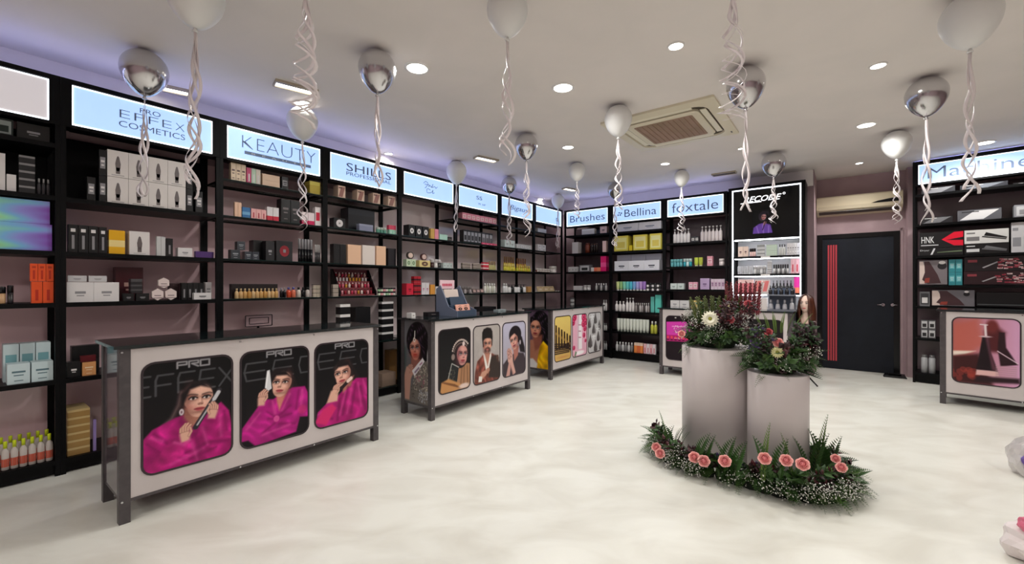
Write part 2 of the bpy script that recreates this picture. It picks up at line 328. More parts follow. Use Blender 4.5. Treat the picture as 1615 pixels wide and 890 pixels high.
# ------------------------------------------------------------- print painter (flat printed pictures on a fine grid)
class Cv:
    def __init__(s, w, h, res, bg):
        s.A = w/h; s.H = res; s.W = max(8, int(res*s.A)); v, u = np.mgrid[0:s.H, 0:s.W]
        s.Y = v/(s.H-1); s.X = u/(s.W-1)*s.A; s.img = np.zeros((s.H, s.W, 3)); s.img[:] = np.array(bg)/255; s.px = 1.2/s.H
        s.rng = np.random.RandomState(3)
    def fill(s, m, c, a=1.): m = (m*a)[..., None]; s.img = s.img*(1-m)+np.array(c)/255*m
    def sd(s, d, soft=0.): t = np.clip(.5-d/(2*(s.px+soft)), 0, 1); return t*t*(3-2*t)
    def ell(s, u, v, rx, ry, c, rot=0, soft=0., a=1.):
        x = s.X-u*s.A; y = s.Y-v; cr, sr = math.cos(rot), math.sin(rot); xx = x*cr+y*sr; yy = -x*sr+y*cr
        s.fill(s.sd((np.sqrt((xx/rx)**2+(yy/ry)**2)-1)*min(rx, ry), soft), c, a)
    def poly(s, P, c, soft=0., a=1.):
        P = np.array(P, float); P[:, 0] *= s.A; ins = np.zeros_like(s.X, bool); d = np.full_like(s.X, 9.)
        for i in range(len(P)):
            p, q = P[i], P[(i+1) % len(P)]; e = q-p; L = max(e@e, 1e-9)
            t = np.clip(((s.X-p[0])*e[0]+(s.Y-p[1])*e[1])/L, 0, 1); d = np.minimum(d, np.hypot(s.X-p[0]-t*e[0], s.Y-p[1]-t*e[1]))
            cnd = (p[1] > s.Y) != (q[1] > s.Y)
            xi = p[0]+(s.Y-p[1])*(q[0]-p[0])/(q[1]-p[1] if q[1] != p[1] else 1e-9); ins ^= cnd & (s.X < xi)
        s.fill(s.sd(np.where(ins, -d, d), soft), c, a)
    def line(s, P, w, c, soft=0., a=1.):
        P = np.array(P, float); P[:, 0] *= s.A; d = np.full_like(s.X, 9.)
        for p, q in zip(P[:-1], P[1:]):
            e = q-p; L = max(e@e, 1e-9); t = np.clip(((s.X-p[0])*e[0]+(s.Y-p[1])*e[1])/L, 0, 1)
            d = np.minimum(d, np.hypot(s.X-p[0]-t*e[0], s.Y-p[1]-t*e[1]))
        s.fill(s.sd(d-w, soft), c, a)
    def grad(s, c0, c1, vert=True):
        t = (s.Y if vert else s.X/s.A)[..., None]; s.img = np.array(c0)/255*(1-t)+np.array(c1)/255*t
    def mottle(s, u, v, rx, ry, c, n, r, a=.8):
        for _ in range(n):
            th = s.rng.rand()*6.28; q = math.sqrt(s.rng.rand()); s.ell(u+rx*q*math.cos(th)/s.A, v+ry*q*math.sin(th), r*(.5+s.rng.rand()), r*(.5+s.rng.rand()), c, s.rng.rand()*3, a=a)
    def folds(s, pts, c, w=.012, a=.5):
        for p in pts: s.line(p, w, c, soft=.015, a=a)
    def sheen(s, base, amp=.4, fx=5., fy=3., tol=.22, warp=.5, seed=0.):
        m = np.clip(1.6-np.abs(s.img-np.array(base)/255).sum(-1)/tol, 0, 1)
        x = s.X+.06*np.sin(9*s.Y+seed)+.03*np.sin(23*s.Y+2*seed+7*s.X); y = s.Y+.05*np.sin(8*s.X+seed)+.02*np.sin(31*s.X)
        p = np.sin(fx*6.28*(x*.8+y*.35)+warp*6*np.sin(fy*6.28*y*.5+seed)+2*np.sin(5*x-3*y))
        p = p*.6+.4*np.sin(2.3*fx*6.28*(y*.5-x*.7)+4*np.sin(6*y+seed))
        k = amp*np.where(p > 0, p**2*.9, p*.8)*m
        s.img = np.clip(s.img*(1+k[..., None])+np.clip(k, 0, 1)[..., None]*np.array([.18, .12, .18]), 0, 1)
    def grain(s, a=.012):
        g = s.rng.randn(s.H, s.W); g = (g+np.roll(g, 1, 0)+np.roll(g, 1, 1))/1.7; s.img = np.clip(s.img*(1+a*g[..., None]), 0, 1)
    def face(s, u, v, k, rot=0., turn=0., skin=(214, 160, 140), lip=(170, 60, 70), brow=(35, 22, 24), shade=(120, 70, 62), beard=None, light=None):
        cr, sr = math.cos(rot), math.sin(rot)
        def T(x, y): return (u+(x*cr-y*sr)*k/s.A, v+(x*sr+y*cr)*k)
        def E(x, y, rx, ry, c, r2=0, **kw): p = T(x, y); s.ell(p[0], p[1], rx*k, ry*k, c, rot+r2, **kw)
        hi = light or tuple(min(255, x+28) for x in skin); t = turn
        E(0, -.12, .72, .80, skin); E(t*.12, .38, .56, .62, skin)
        E(-.50*math.copysign(1, t or 1), .1, .22, .75, shade, soft=.09*k*3, a=.75); E(.10*t, .74, .46, .16, shade, soft=.12*k, a=.35); E(-.34*math.copysign(1, t or 1), .36, .20, .13, (200, 96, 92), soft=.12*k, a=.4); E(.36*math.copysign(1, t or 1), .34, .16, .12, (206, 104, 98), soft=.12*k, a=.35)
        E(.28+t*.1, .22, .22, .2, hi, soft=.12*k*2, a=.8); E(-.30+t*.1, .24, .2, .2, hi, soft=.12*k*2, a=.5); E(t*.05, -.58, .36, .2, hi, soft=.12*k*2, a=.7)
        if beard: E(t*.12, .62, .50, .36, beard, soft=.08*k, a=.85); E(t*.15, .40, .3, .07, beard, a=.8)
        for q in (-1, 1):
            x = q*.33+t*.16
            E(x, -.14, .24, .15, shade, soft=.07*k, a=.85); E(x, -.11, .175, .085, (245, 236, 232)); E(x+t*.03, -.11, .075, .085, (30, 18, 18))
            s.line([T(x-.2, -.10), T(x-.08, -.19), T(x+.08, -.19), T(x+.21, -.12)], .034*k, (20, 12, 14))
            s.line([T(x-.20*q, -.285), T(x-.02*q, -.335), T(x+.14*q, -.355), T(x+.27*q, -.30)], .026*k, brow, soft=.02*k, a=.85)
        n = t*.30
        s.line([T(t*.12+.07, -.12), T(n+.08, .2)], .03*k, shade, soft=.04*k, a=.5); s.line([T(n*.8, -.1), T(n, .2)], .035*k, hi, soft=.03*k, a=.8)
        E(n, .235, .12, .07, tuple(.5*(a+b) for a, b in zip(skin, shade)), soft=.02*k); E(n-.08, .265, .035, .025, shade); E(n+.08, .265, .035, .025, shade)
        m = t*.2
        E(m, .515, .25, .075, lip); E(m, .575, .19, .075, tuple(min(255, x+25) for x in lip)); s.line([T(m-.24, .53), T(m, .535), T(m+.24, .53)], .014*k, (70, 22, 28))
        E(m, .70, .18, .05, shade, soft=.05*k, a=.5); E(t*.1, .86, .2, .06, hi, soft=.08*k, a=.4)
    def hand(s, u, v, k, rot, skin=(214, 164, 140), shade=(120, 72, 62), flip=1):
        cr, sr = math.cos(rot), math.sin(rot)
        def T(x, y): x *= flip; return (u+(x*cr-y*sr)*k/s.A, v+(x*sr+y*cr)*k)
        s.poly([T(-.5, .1), T(-.42, 1.), T(.38, 1.), T(.5, .05), T(.3, -.4), T(-.35, -.35)], skin, soft=.01)
        for i, (x, l) in enumerate(((-.36, .55), (-.13, .75), (.10, .72), (.32, .5))):
            P = [T(x, -.2), T(x+.05, -.2-l*.6), T(x+.30, -.2-l)]
            s.line(P, .145*k, shade, a=.7); s.line(P, .105*k, skin)
        s.line([T(.35, .45), T(.62, .05), T(.55, -.4)], .13*k, shade, a=.6); s.line([T(.35, .45), T(.62, .05), T(.55, -.4)], .1*k, skin)
    def strokes(s, word, u0, v0, uw, vh, w, c, gap=.25, a=1.):
        L = {'P': [[(0, 1), (0, 0), (1, 0), (1, .5), (.15, .5)]], 'R': [[(0, 1), (0, 0), (1, 0), (1, .45), (.3, .45), (1, 1)]], 'O': [[(0, 0), (1, 0), (1, 1), (0, 1), (0, 0)]],
             'E': [[(1, 0), (.1, 0), (0, .5), (.1, 1), (1, 1)], [(0, .5), (.9, .5)]], 'F': [[(1, 0), (.12, 0), (0, .25), (0, 1)], [(0, .5), (.85, .5)]], 'X': [[(0, 0), (1, 1)], [(1, 0), (0, 1)]], 'C': [[(1, 0), (.1, 0), (0, .5), (.1, 1), (1, 1)]]}
        lw = uw/(len(word)+(len(word)-1)*gap)
        for i, ch in enumerate(word):
            for P in L.get(ch, []): s.line([(u0+lw*(i*(1+gap)+x), v0+vh*y) for x, y in P], w, c, a=a)
def print_mesh(cv, w, h, rad, name='printed_picture'):
    """a grid in local x/z, y = 0, cut to a rounded outline, with the print as a colour attribute"""
    H, W = cv.H, cv.W; xs = np.linspace(0, w, W); zs = np.linspace(h, 0, H)
    X, Z = np.meshgrid(xs, zs); co = np.zeros((H*W, 3), np.float32); co[:, 0] = X.ravel(); co[:, 2] = Z.ravel()
    i = np.arange(H*W).reshape(H, W); q = np.stack([i[1:, :-1], i[1:, 1:], i[:-1, 1:], i[:-1, :-1]], -1).reshape(-1, 4)
    if rad:
        cx = (xs[:-1]+xs[1:])/2; cz = (zs[:-1]+zs[1:])/2; CX, CZ = np.meshgrid(cx, cz)
        dx = np.maximum(np.abs(CX-w/2)-(w/2-rad), 0); dz = np.maximum(np.abs(CZ-h/2)-(h/2-rad), 0)
        q = q[(np.hypot(dx, dz) <= rad).ravel()]
    me = bpy.data.meshes.new(name); me.vertices.add(H*W); me.vertices.foreach_set('co', co.ravel())
    me.loops.add(len(q)*4); me.loops.foreach_set('vertex_index', q.ravel().astype(np.int32))
    me.polygons.add(len(q)); me.polygons.foreach_set('loop_start', np.arange(0, len(q)*4, 4, dtype=np.int32))
    me.update(calc_edges=True)
    c = np.clip(cv.img, 0, 1).reshape(-1, 3); c = np.where(c <= .04045, c/12.92, ((c+.055)/1.055)**2.4)
    at_ = me.color_attributes.new('print', 'FLOAT_COLOR', 'POINT'); at_.data.foreach_set('color', np.concatenate([c, np.ones((len(c), 1))], 1).astype(np.float32).ravel())
    me.materials.append(PRINTM); return me
PRINTM = bpy.data.materials.new('printed_vinyl'); PRINTM.use_nodes = True
_p = PRINTM.node_tree.nodes['Principled BSDF']; _a = PRINTM.node_tree.nodes.new('ShaderNodeVertexColor'); _a.layer_name = 'print'
PRINTM.node_tree.links.new(_a.outputs[0], _p.inputs['Base Color']); _p.inputs['Roughness'].default_value = .4; _p.inputs['Specular IOR Level'].default_value = .25
def rr_ring(w, h, rad, bw, m, d=.004):
    """rounded rectangular frame ring in x/z"""
    def loop(e, y):
        P = []
        for cx, cz, a0 in ((w-rad, h-rad, 0), (rad, h-rad, 90), (rad, rad, 180), (w-rad, rad, 270)):
            for j in range(6):
                a = math.radians(a0+j*18); P.append((cx+(rad+e)*math.cos(a), y, cz+(rad+e)*math.sin(a)))
        return P
    mb = MB(); mb.rings([loop(bw/2, 0), loop(bw/2, -d), loop(-bw/2, -d), loop(-bw/2, 0)], m, False, False, False); return mb
PINK = (172, 20, 112); DPINK = (120, 8, 80); LPINK = (214, 78, 152); SK = (222, 172, 152); SKD = (128, 78, 66)
PW, PH = .465, .655
def pic_dark_brand(W, word):
    c = Cv(PW, PH, 200, (10, 8, 12)); c.grad((7, 5, 8), (14, 6, 14))
    c.strokes('PRO', .36, .02, .36, .055, .008, (150, 148, 152)); c.strokes(word, -.10 if word == 'EFFEX' else -.35, .12, 1.12 if word == 'EFFEX' else 1.5, .18, .009, (72, 72, 75), .3)
    return c
def pic1():
    c = pic_dark_brand(.465, 'EFFEX')
    c.poly([(.40, .30), (.52, .215), (.68, .22), (.76, .32), (.74, .5), (.50, .60), (.20, .62), (.30, .5), (.36, .40)], (28, 18, 22), soft=.01)
    c.line([(.40, .30), (.37, .42), (.30, .53), (.22, .58)], .012, (120, 96, 96), soft=.02, a=.8)
    c.poly([(.0, .68), (.10, .60), (.34, .53), (.45, .52), (.60, .60), (.78, .50), (.86, .46), (.96, .56), (1, .72), (1, 1), (0, 1)], PINK, soft=.006)
    c.poly([(.44, .46), (.64, .46), (.62, .60), (.52, .66), (.42, .56)], (170, 112, 96), soft=.01)
    c.poly([(.42, .52), (.52, .66), (.62, .57), (.60, .72), (.50, .78), (.38, .58)], DPINK, soft=.01, a=.6)
    c.face(.595, .40, .165, .05, .35, SK)
    c.poly([(.40, .33), (.52, .235), (.64, .235), (.73, .30), (.62, .27), (.50, .29), (.44, .40), (.41, .44)], (24, 15, 19), soft=.01)
    c.ell(.405, .49, .018, .03, (226, 214, 220)); c.ell(.405, .49, .008, .014, (120, 90, 100))
    c.folds([[(.05, .72), (.18, .82), (.14, .95)], [(.12, .64), (.25, .75)], [(.55, .72), (.62, .9)], [(.9, .56), (.93, .75)], [(.45, .88), (.7, .83), (.95, .86)], [(.5, .95), (.8, .9)]], DPINK, .012, .7)
    c.folds([[(.08, .67), (.2, .72)], [(.28, .84), (.12, .99)], [(.52, .8), (.58, .97)], [(.84, .55), (.86, .8)], [(.64, .68), (.7, .85)], [(.3, .95), (.65, .88)]], LPINK, .012, .6)
    c.poly([(.0, .97), (.22, .80), (.36, .72), (.50, .78), (.40, .90), (.14, 1)], (184, 28, 118), soft=.01)
    c.line([(.56, .66), (.84, .34)], .022, (48, 44, 50)); c.line([(.58, .64), (.83, .36)], .007, (190, 190, 196)); c.line([(.78, .42), (.83, .36)], .018, (200, 200, 206))
    c.sheen(PINK, .17, 3, 2); c.sheen((184, 28, 118), .16, 4, 2, seed=2); c.grain(); c.hand(.44, .69, .085, -.1, SK); c.hand(.77, .53, .08, .25, SK, flip=-1)
    c.folds([[(.33, .76), (.43, .80), (.5, .77)]], LPINK, .010, .9); return c
def pic2():
    c = pic_dark_brand(.465, 'FEEC')
    c.poly([(.38, .26), (.50, .21), (.68, .22), (.78, .34), (.86, .50), (.70, .48), (.6, .3), (.42, .34)], (26, 17, 20), soft=.01)
    c.poly([(.0, .92), (.02, .78), (.22, .60), (.30, .52), (.45, .54), (.56, .50), (.74, .45), (.94, .46), (1, .55), (1, .82), (.86, .80), (.80, .96), (.2, 1), (.1, .92)], (178, 24, 126), soft=.006)
    c.poly([(.50, .46), (.68, .46), (.60, .58), (.54, .68), (.50, .56)], (206, 128, 112), soft=.01)
    c.face(.58, .385, .145, .12, -.55, SK); c.poly([(.40, .32), (.50, .235), (.64, .25), (.73, .34), (.66, .30), (.5, .29), (.43, .36)], (24, 15, 18), soft=.01)
    c.folds([[(.5, .75), (.36, .66)], [(.5, .75), (.70, .65)], [(.5, .76), (.38, .74)], [(.5, .76), (.72, .74)], [(.48, .80), (.3, .88)], [(.54, .82), (.78, .86)], [(.84, .5), (.8, .7)]], DPINK, .010, .7)
    c.folds([[(.44, .56), (.48, .7)], [(.7, .52), (.58, .68)], [(.3, .9), (.7, .86)], [(.08, .8), (.26, .66)], [(.9, .5), (.88, .66)]], LPINK, .012, .7)
    c.ell(.5, .76, .03, .035, LPINK); c.ell(.9, .72, .05, .05, (196, 40, 120), soft=.01)
    c.sheen((178, 24, 126), .17, 3, 2, seed=1.5); c.grain(); c.hand(.29, .50, .085, .1, SK); c.poly([(.33, .40), (.36, .22), (.40, .215), (.43, .42), (.38, .44)], (222, 222, 226)); c.line([(.345, .40), (.375, .24)], .006, (250, 250, 252)); return c
def pic3():
    c = pic_dark_brand(.465, 'FEEC')
    c.poly([(.32, .30), (.44, .22), (.64, .23), (.74, .36), (.86, .52), (.7, .54), (.36, .44)], (26, 18, 20), soft=.01)
    c.poly([(.0, .95), (.05, .80), (.2, .72), (.40, .66), (.60, .55), (.76, .48), (.98, .50), (1, 1), (0, 1)], PINK, soft=.006)
    c.poly([(.5, .48), (.72, .44), (.66, .56), (.5, .64)], (176, 112, 98), soft=.01)
    c.face(.50, .40, .15, -.12, -.6, SK); c.poly([(.33, .36), (.42, .24), (.60, .25), (.70, .38), (.60, .30), (.42, .31)], (24, 16, 18), soft=.01)
    c.folds([[(.6, .58), (.5, .9)], [(.75, .55), (.66, .9)], [(.85, .6), (.95, .9)], [(.1, .85), (.3, .92)], [(.45, .7), (.4, .95)]], DPINK, .014, .7)
    c.folds([[(.55, .62), (.44, .9)], [(.68, .56), (.58, .9)], [(.8, .55), (.86, .85)], [(.06, .83), (.2, .8)], [(.9, .52), (.97, .7)]], LPINK, .012, .6)
    c.sheen(PINK, .17, 3, 2, seed=3.); c.grain(); c.poly([(.2, .72), (.28, .58), (.42, .60), (.40, .72)], SK, soft=.01); c.hand(.36, .58, .08, .3, SK); c.line([(.48, .57), (.66, .47)], .022, (40, 26, 30)); c.line([(.60, .50), (.66, .47)], .022, (236, 206, 196))
    c.poly([(0, .92), (.14, .78), (.30, .74), (.38, .80), (.2, .98)], (214, 40, 110), soft=.01); return c
def pic_jewel():
    c = Cv(PW, PH, 160, (14, 12, 14)); c.poly([(.58, .64), (.72, .56), (1, .60), (1, 1), (.45, 1)], (168, 122, 88), soft=.01)
    c.folds([[(.72, .64), (.68, .95)], [(.8, .64), (.78, .95)], [(.9, .64), (.92, .95)]], (110, 76, 52), .012, .8)
    c.ell(.68, .40, .2, .25, (30, 20, 22)); c.face(.73, .44, .17, .1, .75, (196, 140, 130), lip=(150, 50, 60), shade=(96, 48, 60))
    for i in range(14): a = -2.9+i*.17; c.ell(.70+.20*math.cos(a)/c.A, .40+.21*math.sin(a), .016, .016, (206, 190, 180)); c.ell(.70+.165*math.cos(a)/c.A, .41+.17*math.sin(a), .01, .01, (150, 130, 120))
    c.ell(.44, .45, .04, .05, (180, 160, 150), a=.7); c.ell(.78, .26, .03, .04, (214, 196, 190))
    c.poly([(.26, .84), (.40, .56), (.62, .64), (.56, .88)], (30, 32, 34)); c.line([(.27, .82), (.40, .55), (.62, .63)], .007, (190, 190, 184))
    c.mottle(.40, .72, .08, .1, (150, 142, 120), 22, .006)
    c.poly([(.05, .96), (.08, .82), (.3, .78), (.62, .88), (.75, .94), (.5, 1), (.1, 1)], (190, 136, 84), soft=.01)
    for i in range(4): c.line([(.12+.06*i, .82+.015*i), (.5+.05*i, .90+.02*i)], .01, (120, 76, 44), soft=.005)
    c.ell(.80, .95, .12, .04, (220, 196, 186), soft=.01); return c
def pic_man():
    c = Cv(PW, PH, 160, (168, 160, 156)); c.grad((176, 168, 164), (158, 150, 148)); c.mottle(.5, .3, .3, .3, (182, 174, 170), 20, .05, .25)
    c.poly([(.04, 1), (.06, .78), (.14, .60), (.36, .50), (.66, .50), (.90, .58), (1, .74), (1, 1)], (126, 66, 54), soft=.008)
    c.poly([(.62, .56), (.86, .55), (1, .72), (1, .98), (.55, .92), (.6, .75)], (52, 40, 36), soft=.012)
    c.poly([(.40, .46), (.58, .46), (.60, .60), (.52, .70), (.42, .58)], (176, 118, 98), soft=.01)
    c.poly([(.34, .47), (.42, .50), (.52, .72), (.60, .52), (.66, .48), (.66, .56), (.54, .82), (.46, .80)], (226, 220, 214), soft=.006); c.poly([(.42, .50), (.52, .72), (.59, .52)], (184, 126, 106))
    c.ell(.37, .35, .025, .04, (160, 104, 88)); c.ell(.66, .35, .025, .04, (160, 104, 88))
    c.face(.515, .345, .15, 0, .08, (200, 146, 124), lip=(160, 92, 84), beard=(66, 44, 40)); c.poly([(.345, .33), (.315, .22), (.32, .12), (.37, .065), (.5, .04), (.64, .06), (.70, .12), (.71, .22), (.685, .33), (.67, .26), (.62, .235), (.5, .225), (.41, .235), (.365, .26)], (24, 18, 18), soft=.008); c.line([(.34, .24), (.36, .36)], .012, (30, 22, 22)); c.line([(.69, .24), (.68, .36)], .012, (30, 22, 22))
    c.folds([[(.2, .62), (.26, .8)], [(.12, .75), (.2, .95)], [(.5, .85), (.48, 1)]], (84, 40, 34), .012, .7)
    c.poly([(.2, .92), (.30, .80), (.44, .78), (.48, .86), (.30, .94)], (196, 146, 124), soft=.008); c.poly([(.18, .96), (.2, .86), (.32, .88), (.3, .97)], (226, 220, 214)); c.sheen((126, 66, 54), .3, 4, 3); c.grain(); c.hand(.50, .80, .07, .9, (196, 146, 124)); c.hand(.9, .62, .06, -.3, (70, 50, 44)); return c
def pic_henna():
    c = Cv(PW, PH, 160, (176, 172, 190)); c.grad((184, 182, 204), (160, 152, 160))
    c.poly([(.62, .22), (.84, .30), (.96, .50), (.98, .62), (.76, .58)], (30, 24, 28), soft=.01)
    c.poly([(.02, 1), (.02, .76), (.30, .62), (.60, .58), (.92, .62), (1, .74), (1, 1)], (58, 48, 54), soft=.01); c.poly([(.44, .46), (.70, .46), (.66, .64), (.5, .74)], (170, 110, 98), soft=.01)
    c.ell(.54, .24, .19, .17, (28, 22, 26), soft=.005); c.face(.49, .355, .165, -.25, -.5, (206, 152, 136), lip=(130, 40, 60)); c.poly([(.28, .30), (.36, .16), (.56, .12), (.74, .24), (.74, .40), (.66, .28), (.5, .21), (.36, .26)], (26, 20, 24), soft=.01); c.ell(.76, .40, .02, .045, (200, 190, 196))
    c.poly([(.20, .56), (.34, .46), (.42, .56), (.44, .74), (.56, .96), (.44, 1), (.32, .80), (.22, .72)], (206, 160, 148), soft=.008); c.poly([(.14, 1), (.26, .74), (.36, .76), (.30, 1)], (196, 148, 138), soft=.008)
    c.hand(.24, .56, .075, -.2, (206, 160, 148)); c.mottle(.28, .60, .07, .09, (110, 64, 62), 45, .006, .8); c.line([(.33, .8), (.46, .98)], .006, (110, 64, 62), a=.6); return c
def pic_bride():
    c = Cv(.42, .86, 210, (92, 92, 98)); c.grad((112, 112, 116), (84, 78, 80), False); c.poly([(0, .3), (.12, .35), (.1, .7), (0, .75)], (48, 74, 66), soft=.03, a=.6)
    c.ell(.55, .25, .205, .235, (14, 11, 14), soft=.004); c.ell(.66, .33, .16, .2, (16, 12, 15), soft=.004)
    c.poly([(.30, .46), (.66, .46), (.74, .62), (.5, .72), (.3, .62)], (150, 96, 84), soft=.01)
    c.poly([(.36, .78), (.5, .60), (.82, .48), (1, .46), (1, 1), (.1, 1)], (112, 104, 98), soft=.01)
    c.mottle(.70, .72, .16, .2, (206, 194, 176), 130, .007, .85); c.mottle(.62, .70, .10, .12, (150, 70, 96), 26, .008, .7); c.mottle(.78, .90, .13, .08, (188, 190, 200), 60, .008, .7); c.mottle(.6, .86, .16, .1, (60, 52, 48), 40, .007, .7)
    c.face(.46, .345, .135, -.12, -.2, (206, 142, 122), lip=(190, 52, 50), shade=(110, 56, 52)); c.ell(.42, .42, .07, .04, (208, 84, 66), soft=.03, a=.55)
    c.poly([(.26, .30), (.30, .18), (.44, .14), (.6, .16), (.74, .30), (.74, .42), (.66, .30), (.54, .22), (.42, .225), (.32, .27)], (14, 11, 14), soft=.006); c.sheen((14, 11, 14), 1.2, 9, 1, .15)
    c.line([(.45, .13), (.44, .20)], .007, (230, 226, 216)); c.ell(.43, .235, .022, .03, (232, 226, 214)); c.ell(.43, .235, .008, .012, (120, 60, 60)); c.ell(.96, .42, .03, .09, (196, 190, 190), soft=.01)
    c.poly([(.06, .98), (.03, .70), (.12, .58), (.34, .55), (.42, .62), (.30, .72), (.24, .98)], (206, 156, 138), soft=.008); c.hand(.24, .60, .075, .5, (206, 156, 138))
    c.poly([(.34, .62), (.74, .44), (.82, .48), (.44, .68)], (236, 230, 234)); c.line([(.46, .63), (.6, .57)], .012, (150, 130, 150)); c.line([(.64, .53), (.72, .50)], .008, (170, 120, 150)); return c
def pic_yellow():
    c = Cv(.42, .86, 170, (92, 72, 92)); c.ell(.62, .26, .20, .25, (16, 13, 16), soft=.005); c.poly([(.5, .2), (.95, .2), (.98, .60), (.6, .56)], (16, 13, 16), soft=.01)
    c.poly([(0, .62), (.2, .52), (.5, .5), (.72, .62), (.7, 1), (0, 1)], (186, 122, 96), soft=.01); c.poly([(.28, .46), (.7, .42), (.68, .62), (.4, .7)], (150, 88, 72), soft=.02)
    c.face(.42, .32, .155, .03, -.25, (206, 140, 112), lip=(130, 30, 40), shade=(104, 54, 46)); c.poly([(.1, .26), (.2, .13), (.5, .07), (.8, .2), (.82, .5), (.70, .36), (.56, .18), (.36, .15), (.18, .22)], (16, 13, 16), soft=.006)
    c.poly([(.60, .62), (.74, .52), (1, .62), (1, 1), (.48, 1), (.5, .84)], (222, 166, 12), soft=.006); c.sheen((222, 166, 12), .3, 3, 2); c.sheen((16, 13, 16), 1.2, 9, 1, .15); c.grain(); c.poly([(.0, .86), (.3, .84), (.5, .92), (.46, 1), (0, 1)], (232, 224, 222), soft=.01); return c
def pic_brushes():
    c = Cv(PW, PH, 140, (206, 176, 104)); c.grad((226, 200, 112), (206, 166, 92))
    c.poly([(0, .22), (1, .52), (1, .86), (0, .84)], (180, 144, 80), soft=.05, a=.5)
    for i in range(6):
        x = .05+i*.17; y = .18+i*.055; c.poly([(x, y), (x+.08, y+.02), (x+.085, .72), (x, .68)], (34, 22, 20)); c.poly([(x+.015, y+.16), (x+.07, y+.17), (x+.07, y+.23), (x+.015, y+.22)], (150, 110, 60))
        c.line([(x, .70+.0*i), (x+.06, .72), (1, .62+.05*i)], .012, (40, 26, 22))
    for i in range(6): c.line([(0, .60+.045*i), (.9, .66+.035*i)], .013, (38, 25, 22))
    c.ell(.5, .92, .2, .02, (190, 120, 70), soft=.02, a=.6); return c
def pic_tube():
    c = Cv(PW, PH, 140, (232, 176, 196)); c.poly([(.36, 0), (.64, 0), (.66, .84), (.34, .84)], (244, 236, 240), soft=.01); c.poly([(.36, 0), (.44, 0), (.42, .84), (.34, .84)], (206, 178, 190), soft=.02)
    for y in (.25, .4, .55): c.line([(.42, y), (.58, y+.01)], .012, (190, 120, 146)); 
    c.ell(.5, .92, .22, .05, (250, 244, 246), soft=.01)
    for u, v, r in ((.78, .08, .11), (.9, .2, .1), (.74, .24, .09), (.86, .36, .08), (.14, .06, .1), (.06, .18, .08), (.80, .52, .07), (.1, .78, .06), (.9, .66, .05)):
        c.ell(u, v, r, r*.9, (196, 40, 90)); c.ell(u-.02, v-.01, r*.6, r*.5, (226, 90, 130)); c.ell(u, v, r*.25, r*.25, (140, 14, 56))
    c.poly([(.3, .9), (.2, 1), (.12, .98), (.2, .86)], (120, 140, 110)); return c
def pic_puffs():
    c = Cv(PW, PH, 140, (206, 204, 206))
    for u, v, k in ((.55, .16, 1), (.10, .26, .9), (.86, .34, .9), (.42, .42, 1.1), (.78, .62, 1), (.16, .72, 1.2), (.56, .86, 1.1), (.95, .88, .8)):
        c.poly([(u, v-.16*k), (u+.12*k, v+.02), (u+.12*k, v+.10*k), (u, v+.13*k), (u-.12*k, v+.10*k), (u-.12*k, v+.02)], (88, 82, 84), soft=.008); c.line([(u+.02, v-.12*k), (u+.07*k, v+.05)], .014, (140, 134, 136), soft=.02)
    for u, v in ((.42, .60), (.75, .42), (.3, .1)):
        for a in range(6): c.line([(u, v), (u+.14*math.cos(a*1.05), v+.09*math.sin(a*1.05))], .012, (238, 238, 240))
    return c
def pic_box():
    c = Cv(PW, PH, 140, (26, 14, 22)); c.poly([(.0, .14), (.98, .10), (.95, .56), (.02, .58)], (208, 60, 168)); c.poly([(.02, .44), (.95, .42), (.95, .56), (.02, .58)], (180, 30, 110))
    for i in range(8): c.ell(.06+.12*i, .49, .025, .03, (226, 70, 90)); c.ell(.06+.12*i, .545, .03, .012, (60, 14, 40))
    c.line([(.2, .24), (.7, .23)], .012, (236, 150, 210)); c.ell(.3, .04, .02, .012, (240, 240, 230)); c.ell(.75, .03, .02, .012, (240, 240, 230)); c.mottle(.7, .75, .12, .12, (96, 76, 84), 14, .03, .4); return c
def pic_dark():
    c = Cv(PW, PH, 60, (24, 20, 22)); c.mottle(.5, .5, .25, .25, (52, 44, 46), 14, .06, .5); c.mottle(.4, .4, .2, .2, (90, 40, 60), 6, .04, .5); return c
def pic_bottles():
    c = Cv(.50, .74, 190, (196, 128, 140)); c.grad((166, 96, 96), (214, 160, 196), False); c.poly([(0, .1), (.4, 0), (.5, .4), (.2, .6), (0, .55)], (186, 92, 78), soft=.06, a=.8)
    c.poly([(0, .52), (.36, .50), (.2, .56), (0, .60)], (232, 214, 200), soft=.01); c.poly([(0, .60), (.4, .54), (.62, 1), (0, 1)], (60, 24, 26), soft=.03); c.mottle(.15, .85, .15, .1, (160, 60, 50), 10, .05, .5)
    c.poly([(.60, .06), (.78, .2), (.72, .5), (.52, .5), (.5, .2)], (80, 30, 34), soft=.04); c.ell(.60, .12, .06, .1, (110, 44, 44), soft=.02)
    c.poly([(.70, .20), (.78, .20), (.80, .42), (.96, .66), (.72, .70), (.68, .44)], (44, 22, 28), soft=.006); c.line([(.68, .48), (.96, .64)], .006, (230, 200, 214))
    c.poly([(.46, .27), (.55, .27), (.58, .50), (.69, .80), (.36, .80), (.42, .50)], (28, 14, 20), soft=.005); c.poly([(.50, .28), (.55, .28), (.58, .50), (.67, .78), (.60, .76)], (104, 60, 74), soft=.01, a=.8)
    c.poly([(.37, .78), (.69, .78), (.70, .86), (.36, .86)], (222, 178, 176), soft=.006); c.line([(.50, .10), (.51, .26)], .012, (226, 206, 210)); c.line([(.43, .095), (.53, .10)], .008, (226, 206, 210)); c.ell(.505, .275, .06, .012, (206, 180, 186))
    for i in range(7): c.line([(.66, .70+.03*i), (.94, .70+.03*i)], .006, (180, 140, 150), soft=.004)
    c.poly([(.36, .88), (.98, .86), (1, .93), (.34, .97)], (40, 22, 28), soft=.02); return c
